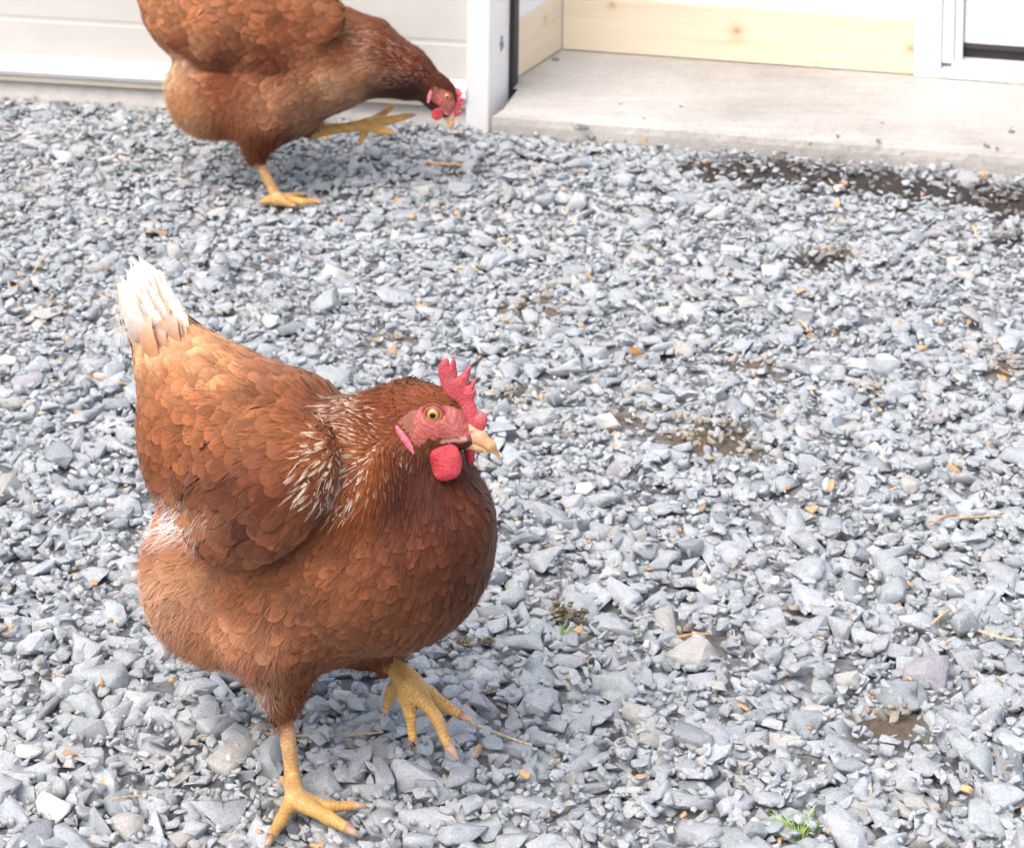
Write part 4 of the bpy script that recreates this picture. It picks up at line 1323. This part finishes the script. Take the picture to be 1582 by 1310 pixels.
    for v in me.vertices:                                   # chipped, sloping left corner
        a = (np.array(v.co) - s0) @ UA; b_ = (np.array(v.co) - s0) @ NA
        if a < .001 and v.co.z < .02 and b_ < .12:
            v.co.x -= .012
        if a < .001 and b_ > .11: v.co.x -= .035
    tag(o, kind='structure')

PATCH = [  # photo px: centre, radii, weight, dark
    (1180, 262, 130, 22, 1.0, 1), (1330, 278, 130, 22, .9, 1), (1460, 292, 120, 22, 1.0, 1), (1575, 312, 90, 26, 1.0, 1), (1090, 256, 60, 16, .8, 1),
    (1255, 398, 90, 16, .6, 1), (1560, 370, 60, 14, .6, 1), (1290, 392, 50, 12, .6, 0), (1180, 322, 60, 14, .5, 1),
    (815, 470, 45, 12, .8, 0), (870, 472, 40, 10, .5, 0), (1085, 672, 75, 20, 1.0, 0), (1120, 690, 60, 14, 1.0, 0), (980, 640, 60, 14, .6, 0), (1170, 565, 50, 13, .8, 0),
    (800, 610, 40, 18, .6, 0), (1380, 1118, 60, 24, .8, 0), (1560, 560, 40, 14, .7, 0), (1330, 600, 60, 12, .5, 0), (1210, 940, 50, 16, .5, 0),
    (60, 1030, 40, 14, .5, 0), (720, 262, 30, 10, .5, 1), (600, 520, 60, 12, .4, 0), (110, 470, 60, 12, .4, 0), (400, 1130, 40, 16, .5, 0), (1060, 975, 60, 14, .4, 0), (760, 1075, 60, 14, .4, 0), (300, 1150, 50, 16, .4, 0)]
def patch_w(x, y):
    w = np.zeros(len(x)); dk = np.zeros(len(x))
    x = x + 14 * np.sin(x * .071 + y * .13) + 9 * np.sin(x * .19 - y * .31) + 5 * np.sin(x * .43 + y * .6)
    y = y + 3.5 * np.sin(x * .083 + 1) + 2.5 * np.sin(x * .21 + y * .2) + 1.5 * np.sin(x * .47)
    for cx, cy, rx, ry, k, d in PATCH:
        q = np.exp(-(((x - cx) / rx) ** 2 + ((y - cy) / ry) ** 2) * 1.3) * k
        dk = np.where(q > w, d, dk); w = np.maximum(w, q)
    return w, dk

def wall_limit(x):
    """world y of the foot of the wall or slab at world x"""
    return np.where(x < -0.02, PB[1] - (x - PB[0]) * math.tan(ANL) + 0.0, 3.463 - (x + 0.016) * math.tan(ANG))

FOOT = [G(*p, 0) for p in [(455, 1235), (433, 1268), (418, 1294), (409, 1308), (480, 1247), (508, 1263), (537, 1279), (556, 1293), (500, 1244), (530, 1245), (568, 1246), (440, 1206),
                           (428, 308), (445, 309), (466, 312), (488, 312), (462, 301), (449, 317), (406, 312)]]

def ground():
    me = bpy.data.meshes.new('ground')
    S = 60
    me.from_pydata([(-S, -S, -.03), (S, -S, -.03), (S, S, -.03), (-S, S, -.03)], [], [(0, 1, 2, 3)])
    me.materials.append(M_DIRT)
    o = bpy.data.objects.new('ground', me); COL.objects.link(o); tag(o, kind='structure')
    # fine soil bed under the stones
    nx, ny = 520, 460
    xs = np.linspace(-1.5, 1.6, nx); ys = np.linspace(1.25, 3.95, ny)
    X, Y = np.meshgrid(xs, ys, indexing='ij')
    P = np.stack([X.ravel(), Y.ravel(), np.zeros(X.size)], 1)
    px, py = proj(P)
    w, dk = patch_w(px, py)
    nz = np.zeros(len(P))
    for i in range(14):
        a = random.uniform(0, 6.28); f = random.uniform(20, 260); nz += math.sqrt(30 / f) * np.sin(P[:, 0] * math.cos(a) * f + P[:, 1] * math.sin(a) * f + random.random() * 6)
    P[:, 2] = -.0092 + w * .0112 + nz * .0006 + RNG.normal(0, .0006, len(P))
    edge = np.maximum(np.abs(P[:, 0]) - 1.4, 0) + np.maximum(1.35 - P[:, 1], 0)
    P[:, 2] -= edge * .25
    br = srgb((178, 162, 142)) * .9; bk = srgb((118, 112, 108)) * .8; deep = np.array([.56, .58, .59])
    c = np.where(dk[:, None] > .5, bk, br); ww = np.clip(w * 2.2, 0, 1)[:, None]
    c = deep * (1 - ww) + c * ww
    a = (np.arange(nx - 1)[:, None] * ny + np.arange(ny - 1)[None]).ravel()
    o = mesh_obj('soil', P, np.stack([a, a + ny, a + ny + 1, a + 1], 1), M_SOIL, None, col=c)
    tag(o, kind='structure')

def stone_templates(n, npts, bev, seed):
    out = []
    rs = random.Random(seed)
    for _ in range(n):
        bm = bmesh.new()
        bx = [1, rs.uniform(.58, .98), rs.uniform(.34, .70)]
        for _ in range(npts):
            while True:
                q = [rs.uniform(-1, 1) for _ in range(3)]
                l = max(abs(t) for t in q)
                if .2 < sum(t * t for t in q) < 1.7: break
            m_ = rs.uniform(.82, 1) / l
            m_ = m_ * .72 + .28 * rs.uniform(.85, 1.05) / math.sqrt(sum(t * t for t in q))
            bm.verts.new([q[i] * m_ * bx[i] for i in range(3)])
        r_ = bmesh.ops.convex_hull(bm, input=bm.verts[:])
        bmesh.ops.delete(bm, geom=[g for g in set(r_['geom_interior'] + r_['geom_unused']) if isinstance(g, bmesh.types.BMVert)], context='VERTS')
        bmesh.ops.dissolve_limit(bm, angle_limit=math.radians(24), verts=bm.verts[:], edges=bm.edges[:])
        if bev:
            bmesh.ops.bevel(bm, geom=bm.edges[:], offset=bev, segments=1, affect='EDGES', profile=.5)
        bmesh.ops.triangulate(bm, faces=bm.faces[:])
        if bev:
            bmesh.ops.subdivide_edges(bm, edges=[e for e in bm.edges if e.calc_length() > .35], cuts=1)
            bmesh.ops.triangulate(bm, faces=bm.faces[:])
            for v in bm.verts: v.co += Vector([rs.gauss(0, .013) for _ in range(3)])
        bmesh.ops.recalc_face_normals(bm, faces=bm.faces[:])
        bm.verts.index_update()
        V = np.array([v.co[:] for v in bm.verts]); F_ = np.array([[v.index for v in f.verts] for f in bm.faces])
        V -= V.mean(0)
        bm.free(); out.append((V, F_))
    return out

def rand_rot(n, tilt):
    """random yaw, then tilt about a random horizontal axis"""
    y = RNG.uniform(0, 2 * np.pi, n); a = RNG.uniform(0, 2 * np.pi, n); t = np.abs(RNG.normal(0, 1, n)) * tilt
    c, s_ = np.cos(y), np.sin(y)
    Rz = np.zeros((n, 3, 3)); Rz[:, 0, 0] = c; Rz[:, 0, 1] = -s_; Rz[:, 1, 0] = s_; Rz[:, 1, 1] = c; Rz[:, 2, 2] = 1
    k = np.stack([np.cos(a), np.sin(a), 0 * a], 1)
    K = np.zeros((n, 3, 3)); K[:, 0, 2] = k[:, 1]; K[:, 1, 2] = -k[:, 0]; K[:, 2, 0] = -k[:, 1]; K[:, 2, 1] = k[:, 0]
    I = np.eye(3)[None]
    Rt = I + np.sin(t)[:, None, None] * K + (1 - np.cos(t))[:, None, None] * (K @ K)
    return Rt @ Rz

def gravel():
    hi = stone_templates(90, 12, .035, 3); lo = stone_templates(40, 12, 0, 5)
    X0, X1, Y0, Y1 = -1.35, 1.45, 1.35, 3.75
    # --- choose stones, biggest first
    cand = []
    def add(n, med, sg, lo_, hi_):
        a = np.clip(np.exp(RNG.normal(math.log(med), sg, n)), lo_, hi_)
        cand.append(a)
    add(76000, .0084, .39, .0046, .0220)
    a = np.sort(np.concatenate(cand))[::-1]
    P = np.stack([RNG.uniform(X0, X1, len(a)), RNG.uniform(Y0, Y1, len(a))], 1)
    a = a * np.interp(P[:, 1], [2.0, 3.3], [1.04, .82])
    cell = .012; grid = {}; keep = []
    px, py = proj(np.concatenate([P, np.zeros((len(P), 1))], 1))
    w, _ = patch_w(px, py)
    lim = wall_limit(P[:, 0])
    # stones are larger and thinner towards the viewer, chips towards the wall
    ftx = np.array(FOOT)[:, :2]
    rnd = RNG.random(len(a))
    for i in range(len(a)):
        x, y = P[i]; r_ = a[i] * .80
        if y > lim[i] - r_ * .45: continue
        if w[i] > .2 and rnd[i] < w[i] * 1.4: continue
        gx, gy = int(x / cell), int(y / cell); R_ = int((r_ + .022) / cell) + 1; ok = True
        for dx in range(-R_, R_ + 1):
            for dy in range(-R_, R_ + 1):
                for (qx, qy, qr) in grid.get((gx + dx, gy + dy), ()):
                    if (qx - x) ** 2 + (qy - y) ** 2 < ((qr + r_) * .615) ** 2: ok = False; break
                if not ok: break
            if not ok: break
        if ok:
            grid.setdefault((gx, gy), []).append((x, y, r_)); keep.append(i)
    keep = np.array(keep)
    A = a[keep]; PP = P[keep]
    # chips filling the gaps
    nsm = 88000
    A2 = np.clip(np.exp(RNG.normal(math.log(.0042), .35, nsm)), .0018, .007)
    P2 = np.stack([RNG.uniform(X0, X1, nsm), RNG.uniform(Y0, Y1, nsm)], 1)
    ok = P2[:, 1] < wall_limit(P2[:, 0]) - A2 * .5
    A2, P2 = A2[ok], P2[ok]
    # a looser upper layer
    n3 = 5200
    A3 = np.clip(np.exp(RNG.normal(math.log(.0088), .36, n3)), .0055, .020)
    P3 = np.stack([RNG.uniform(X0, X1, n3), RNG.uniform(Y0, Y1, n3)], 1)
    px, py = proj(np.concatenate([P3, np.zeros((len(P3), 1))], 1)); w3, _ = patch_w(px, py)
    ok = (P3[:, 1] < wall_limit(P3[:, 0]) - A3) & (w3 < .3)
    A3, P3 = A3[ok], P3[ok]
    layer = np.concatenate([np.zeros(len(A)), np.ones(len(A2)), np.full(len(A3), 2)])
    A = np.concatenate([A, A2, A3]); PP = np.concatenate([PP, P2, P3]); n = len(A)
    tilt = np.where(layer == 0, .30, np.where(layer == 1, .8, .30))
    R = np.zeros((n, 3, 3))
    for l_ in (0, 1, 2):
        m_ = layer == l_
        R[m_] = rand_rot(m_.sum(), [.13, .5, .13][l_])
    px, py = proj(np.concatenate([PP, np.zeros((n, 1))], 1)); w, dk = patch_w(px, py)
    zc = np.where(layer == 0, -.0115 + A * .34 + RNG.normal(0, .0018, n), np.where(layer == 1, -.0085 + RNG.uniform(0, .0115, n), -.001 + A * .20 + RNG.normal(0, .001, n)))
    zc = zc + np.where(layer == 1, w * .010, 0)
    # keep the ground under the feet low
    dmin = np.min(np.linalg.norm(PP[:, None, :] - ftx[None], axis=2), axis=1)
    near = dmin < (.008 + A * .8)
    cl = near & (layer == 1); zc[cl] = np.minimum(zc[cl], .002 - A[cl] * .6)
    drop = near & (layer == 2)
    drop |= (layer == 1) & (dk > .5) & (RNG.random(n) < w * .7)
    zc[near & (layer == 0)] = np.minimum(zc[near & (layer == 0)], .004 - A[near & (layer == 0)] * .62)
    kp = ~drop
    A, PP, R, zc, layer, px, py = A[kp], PP[kp], R[kp], zc[kp], layer[kp], px[kp], py[kp]; n = len(A)
    # colours
    g = np.exp(RNG.normal(0, .075, (n, 1)))
    base = np.array([.452, .488, .508]) * g * (1 + RNG.normal(0, .008, (n, 3)))
    t = RNG.random(n)
    base[t < .08] = base[t < .08] * np.array([.74, .75, .77])
    m_ = (t > .14) & (t < .22); base[m_] = np.array([.48, .475, .455]) * g[m_]
    m_ = (t > .22) & (t < .232); base[m_] = np.array([.64, .64, .62]) * g[m_]
    m_ = (t > .243) & (t < .256); base[m_] = np.array([.43, .42, .45]) * g[m_]
    m_ = (t > .256) & (t < .27) & (layer == 1) & ~((px > 735) & (px < 810) & (py > 640) & (py < 715)); base[m_] = np.array([.62, .42, .25]) * g[m_]
    dkk = patch_w(px, py); m_ = (layer == 1) & (dkk[1] > .5) & (dkk[0] > .35) & (RNG.random(n) < .7); base[m_] = np.array([.24, .235, .23]) * g[m_]
    m_ = (layer == 1) & (dkk[1] < .5) & (dkk[0] > .3) & (RNG.random(n) < .7); base[m_] = np.array([.42, .375, .31]) * g[m_]
    inf = (px > -60) & (px < 1640) & (py > -100) & (py < 1380)
    fine = inf & (A > .0042)
    scl = A[:, None] * np.stack([RNG.uniform(1.0, 1.25, n), RNG.uniform(.85, 1.1, n), RNG.uniform(.75, 1.1, n)], 1)
    Vs, Fs, Cs = [], [], []; off = 0
    for sel, tm in ((np.where(fine)[0], hi), (np.where(~fine)[0], lo)):
        ti = RNG.integers(0, len(tm), len(sel))
        for k in range(len(tm)):
            q = sel[ti == k]
            if len(q) == 0: continue
            V, F_ = tm[k]
            W = np.einsum('nij,nvj->nvi', R[q], V[None] * scl[q][:, None, :])
            W[:, :, 0] += PP[q, 0, None]; W[:, :, 1] += PP[q, 1, None]; W[:, :, 2] += zc[q, None]
            Vs.append(W.reshape(-1, 3)); Cs.append(np.repeat(base[q], len(V), 0))
            Fs.append((F_[None] + (off + np.arange(len(q)) * len(V))[:, None, None]).reshape(-1, 3))
            off += len(q) * len(V)
    V = np.concatenate(Vs)
    o = mesh_obj('gravel', V, np.concatenate(Fs), M_STONE, None, col=np.concatenate(Cs), smooth=False)
    tag(o, kind='stuff')
    global GB
    vs = (proj(V)[1] > -250); del vs
    GB = BVHTree.FromPolygons(V.tolist(), np.concatenate(Fs).tolist())
    print('stones', n, 'verts', len(V))

def top(px, py):
    """first gravel surface seen at a photo pixel"""
    d = ray(px, py); d = d / np.linalg.norm(d)
    hit = GB.ray_cast(Vector(C0), Vector(d))[0]
    return G(px, py, .005) if hit is None else np.array(hit)

def single_stone(name, px, py, a, col, label, cat, group=None, h=0.0, tm=None, tilt=.25, stretch=(1.1, 1, .8), rough=.035, seed=1):
    rs = np.random.default_rng(seed)
    V, F_ = stone_templates(1, 22, .10, seed)[0]
    V = V * a * np.array(stretch) + rs.normal(0, rough * a * .5, V.shape)
    R = rand_rot(1, tilt)[0]
    V = V @ R.T
    p = G(px, py, h)
    if h < .012: p = p + UP * (max(-.004, min(.012, top(px, py)[2] - h)))
    V = V + p
    o = mesh_obj(name, V, F_, M_STONE, None, col=np.tile(col, (len(V), 1)), smooth=False)
    return tag(o, label, cat, group)

def ribbon(path, w, th=.0005, twist=0):
    """thin curved strip with thickness"""
    path = np.array(path); n = len(path); V = []; F_ = []
    for i, p in enumerate(path):
        t = path[min(i + 1, n - 1)] - path[max(i - 1, 0)]; t /= np.linalg.norm(t)
        s_ = np.cross(t, UP); s_ /= np.linalg.norm(s_); u = np.cross(s_, t)
        a = twist * i / n; s2 = s_ * math.cos(a) + u * math.sin(a); u2 = -s_ * math.sin(a) + u * math.cos(a)
        ww = w * .5 * (1 - .55 * (i / (n - 1)) ** 3)
        for q in ((-1, -1), (1, -1), (1, 1), (-1, 1)): V.append(p + s2 * ww * q[0] + u2 * th * q[1])
    for i in range(n - 1):
        for k in range(4): F_.append((i * 4 + k, i * 4 + (k + 1) % 4, (i + 1) * 4 + (k + 1) % 4, (i + 1) * 4 + k))
    F_ += [(3, 2, 1, 0), tuple((n - 1) * 4 + k for k in range(4))]
    return np.array(V), F_

def straw(name, a, b_, w, col, label, cat, group=None, h=.011, bow=0.004, th=.0006):
    A_, B_ = G(*a, h), G(*b_, h); pts = []
    d = B_ - A_; sdv = np.cross(d, UP)
    zs = []
    for i in range(9):
        q = A_ + d * i / 8 + sdv * bow * 10 * math.sin(math.pi * i / 8)
        hit = GB.ray_cast(Vector((q[0], q[1], .1)), Vector((0, 0, -1)))[0]
        zs.append(.004 if hit is None else hit.z)
    zm = sorted(zs)[6]; zl = np.polyval(np.polyfit(range(9), [max(z, zm - .004) for z in zs], 2), range(9)) + .0012
    for i in range(9):
        t = i / 8
        q = A_ + d * t + sdv * bow * 10 * math.sin(math.pi * t); q[2] = zl[i]; pts.append(q)
    V, F_ = ribbon(pts, w, th, random.uniform(-.6, .6))
    o = mesh_obj(name, V, F_, M_STRAW, None, col=np.tile(col, (len(V), 1)), smooth=False)
    return tag(o, label, cat, group)

def litter():
    TAN = np.array([.74, .58, .38]); OR = np.array([.72, .42, .20])
    L = [((400, 1116), (592, 1108), .0014, TAN, 'long thin dry straw passing behind the front hen\'s standing leg'),
         ((700, 1096), (822, 1128), .0013, TAN, 'thin curved straw to the right of the front hen\'s raised foot'),
         ((1512, 958), (1578, 976), .0024, TAN * 1.1, 'short pale straw at the right edge of the gravel'),
         ((652, 241), (715, 243), .0034, OR * 1.2, 'orange straw lying beneath the far hen\'s head'),
         ((700, 402), (745, 409), .0026, TAN, 'small tan straw on gravel between the two hens'),
         ((1435, 790), (1560, 776), .0016, TAN, 'long bent straw on the right gravel near a fork of straws'),
         ((1440, 796), (1480, 778), .0018, OR, 'short orange straw crossing a longer bent one'),
         ((1045, 968), (1100, 965), .0020, OR, 'reddish straw beside a shallow hollow in the gravel'),
         ((1440, 945), (1470, 927), .0016, TAN, 'thin straw leaning up to the right on gravel'),
         ((1232, 480), (1252, 498), .0022, TAN, 'tiny straw on the middle gravel'),
         ((1500, 335), (1508, 350), .0030, TAN, 'short straw near the dark soil by the slab'),
         ((172, 1222), (235, 1205), .0010, TAN, 'hair thin straw near the white rock'),
         ((135, 572), (205, 584), .0014, OR, 'thin reddish straw left of the front hen\'s rump'),
         ((50, 410), (85, 372), .0014, TAN * .9, 'thin grey straw on the far left gravel')]
    for a, b_, w, c, lb in L: straw('straw', a, b_, w, c, lb, 'straw', 'straws on the gravel', bow=random.uniform(-.006, .006))
    # wood chips
    named = [(985, 549, .0180, OR * 1.3, 'large orange brown wood chip on the middle gravel'),
             (1100, 708, .0085, np.array([.60, .42, .20]), 'yellow wood chip below the brown soil patch'),
             (1285, 282, .0085, np.array([.75, .60, .42]), 'pale wood chip on the dark soil by the slab'),
             (1300, 290, .0075, OR, 'orange wood chip beside a pale one on the dark soil'),
             (995, 222, .0080, np.array([.70, .40, .12]), 'yellow orange wood chip against the slab edge'),
             (880, 1050, .0065, OR * .8, 'dark brown wood chip right of the front hen\'s raised foot'),
             (1215, 757, .0090, OR * .8, 'rust coloured wood chip on the right gravel'),
             (290, 243, .0090, OR * .7, 'reddish brown leaf scrap behind the far hen'),
             (1452, 1252, .0060, OR, 'square orange wood chip near the bottom right')]
    def chip(px, py, a, c, h=.0095):
        V, F_ = stone_templates(1, 9, 0, random.randrange(9999))[0]
        V = V * a * np.array([1, .5, .22]); V = V @ rand_rot(1, .35)[0].T + top(px, py) + UP * a * .12
        return mesh_obj('wood_chip', V, F_, M_STRAW, None, col=np.tile(c, (len(V), 1)), smooth=False)
    for px, py, a, c, lb in named: tag(chip(px, py, a, c), lb, 'wood chip', 'wood chips on the gravel')
    pts = [(1140, 608), (1255, 600), (1110, 405), (1060, 420), (1130, 430), (1240, 452), (1270, 460), (1210, 500), (1390, 495), (930, 603), (1250, 672), (1385, 755), (1150, 752), (1440, 625), (890, 590),
           (860, 660), (870, 790), (930, 865), (950, 870), (1045, 830), (1160, 870), (1225, 840), (1290, 820), (1330, 770), (1370, 740), (1090, 905), (940, 978), (1180, 935), (1265, 985), (1320, 960), (1400, 1045),
           (1220, 1040), (1335, 1215), (1490, 1215), (1345, 1080), (1290, 1060), (1010, 880), (950, 1150), (340, 985), (150, 970), (95, 1040), (110, 1150), (395, 1285), (340, 1290), (60, 640), (120, 730), (95, 560), (170, 250),
           (30, 470), (190, 350), (560, 390), (640, 440), (520, 345), (620, 530), (880, 380), (960, 360), (1000, 430), (1075, 330), (880, 290), (940, 250), (840, 250), (1130, 300), (1420, 300), (1462, 270), (1530, 300), (1550, 300),
           (1400, 360), (1480, 380), (1340, 345), (1150, 350), (1220, 360), (1500, 470), (1540, 530), (1440, 560), (1350, 530), (1470, 660), (1530, 690), (1490, 720), (1550, 850), (1420, 860), (1360, 900), (1470, 990), (1540, 1060), (1250, 1130), (1130, 1090), (860, 1180), (780, 900), (820, 740)]
    for px, py in pts:
        a = random.uniform(.0030, .0062); c = (OR * random.uniform(.8, 1.3) + TAN * random.uniform(0, .8)) * .8
        tag(chip(px + random.uniform(-8, 8), py + random.uniform(-5, 5), a, c, .0085), 'small orange brown wood chip lying among the grey gravel', 'wood chip', 'small wood chips among the gravel')
    # rocks that stand out
    single_stone('white_rock', 78, 1243, .0145, np.array([.84, .86, .84]), 'chalky white rock on the gravel at the bottom left', 'rock', 'pale rocks in the gravel', .004, tilt=.1, stretch=(1, 1.15, 1.1), seed=21)
    single_stone('white_rock', 902, 748, .0100, np.array([.82, .81, .79]), 'small white rock in the gravel to the right of the front hen', 'rock', 'pale rocks in the gravel', .007, seed=22)
    single_stone('white_rock', 1197, 890, .0048, np.array([.78, .78, .76]), 'tiny bright white pebble on the right gravel', 'rock', 'pale rocks in the gravel', .010, seed=23)
    single_stone('grey_rock', 1498, 281, .0175, np.array([.40, .41, .42]), 'big grey rock on the dark soil in front of the slab', 'rock', 'grey rocks on the dark soil', .002, seed=24)
    single_stone('grey_rock', 1452, 283, .0120, np.array([.40, .41, .42]), 'smaller grey rock left of the big one on the dark soil', 'rock', 'grey rocks on the dark soil', .002, seed=25)
    single_stone('grey_rock', 1562, 286, .0100, np.array([.44, .44, .44]), 'grey rock by the slab at the right edge', 'rock', 'grey rocks on the dark soil', .002, seed=26)
    single_stone('grey_rock', 898, 197, .0095, np.array([.32, .34, .35]), 'grey rock leaning on the slab edge', 'rock', None, .020, seed=27)
    single_stone('purple_rock', 480, 393, .0110, np.array([.42, .37, .42]), 'purple grey pebble on gravel above the front hen\'s back', 'rock', None, .006, seed=28)
    # pebbles on the slab
    for i, (px, py, a) in enumerate([(858, 92, .0052), (1563, 203, .0052), (1524, 225, .0050), (1540, 229, .0030), (1356, 217, .0035), (1294, 210, .0030), (1363, 190, .0026), (1394, 238, .0036), (1053, 165, .0030), (995, 183, .0026),
                                     (1310, 229, .0025), (1252, 222, .0040), (958, 161, .0028), (1340, 270, .003)]):
        single_stone('pebble', px, py, a, np.array([.26, .27, .26]), 'tiny dark grey pebble lying on the concrete slab', 'pebble', 'pebbles on the concrete slab', SLAB_H + a * .3, seed=40 + i)
    # clumps
    for px, py, a, lb in ((874, 951, .0165, 'olive brown crumbly clump of soil on the gravel right of the front hen'), (716, 996, .0085, 'mossy dark clump in the gravel beneath the front hen\'s breast'), (752, 990, .0065, 'small mossy clump nearest the right of the front hen\'s breast')):
        V, F_ = [], []
        parts = []
        tm = stone_templates(6, 10, 0, 77)
        for i in range(130):
            q = RNG.normal(0, .42, 3); q = q / max(1, np.linalg.norm(q))
            v, f = tm[i % 6]; s_ = a * RNG.uniform(.10, .24)
            parts.append((v * s_ + q * a * np.array([1.1, .9, .42]), f, np.tile(np.array([.58, .49, .34]) * RNG.uniform(.5, 1.5), (len(v), 1))))
        V, F_, Cl, _ = join_parts(parts)
        tag(mesh_obj('soil_clump', V + top(px, py) + UP * a * .1, F_, M_SOIL, None, col=Cl, smooth=False), lb, 'clump', 'clumps of soil on the gravel')
    # grass
    def tuft(px, py, n, hgt, spread, lb, grp):
        c = top(px, py) + UP * .003; parts = []
        for i in range(n):
            a = random.uniform(0, 6.28); r_ = random.random() ** .6 * spread
            b_ = c + np.array([math.cos(a) * r_, math.sin(a) * r_ * .7, -.004])
            lean = np.array([math.cos(a), math.sin(a) * .5, 0]) * random.uniform(.2, 1.1) + np.array([random.gauss(0, .25), 0, 0]); hh = hgt * random.uniform(.45, 1.1); pts = []
            for k in range(7):
                t = k / 6; pts.append(b_ + lean * hh * t ** 1.7 * .8 + UP * hh * t * (1 - .25 * t))
            V = []; w = random.uniform(.0011, .0020)
            sv = np.array([math.sin(a + 1.2), math.cos(a + 1.2), 0])
            for k, p in enumerate(pts):
                ww = w * (1 - (k / 6) ** 2.2) * .5 + .00006
                V += [p - sv * ww, p + np.array([0, -.0002, 0]), p + sv * ww]
            F_ = []
            for k in range(6):
                for j in range(2): F_.append((k * 3 + j, k * 3 + j + 1, k * 3 + 4 + j, k * 3 + 3 + j))
            cc = np.array([.30, .48, .12]) * random.uniform(.7, 1.4) + np.array([.12, .08, .05]) * random.random()
            parts.append((np.array(V), np.array(F_), np.tile(cc, (len(V), 1))))
        V, F_, Cl, _ = join_parts(parts)
        tag(mesh_obj('grass_tuft', V, F_, M_GRASS, None, col=Cl), lb, 'grass', grp)
    tuft(1236, 1292, 75, .023, .011, 'fresh green grass tuft in the gravel at the bottom right', 'grass tufts in the gravel')
    tuft(872, 978, 9, .014, .003, 'few thin grass blades below the brown soil clump', 'grass tufts in the gravel')
    tuft(248, 232, 8, .009, .004, 'tiny green sprout behind the far hen', 'grass tufts in the gravel')

ground()
gravel()
house()
litter()
hen_near()
hen_far()
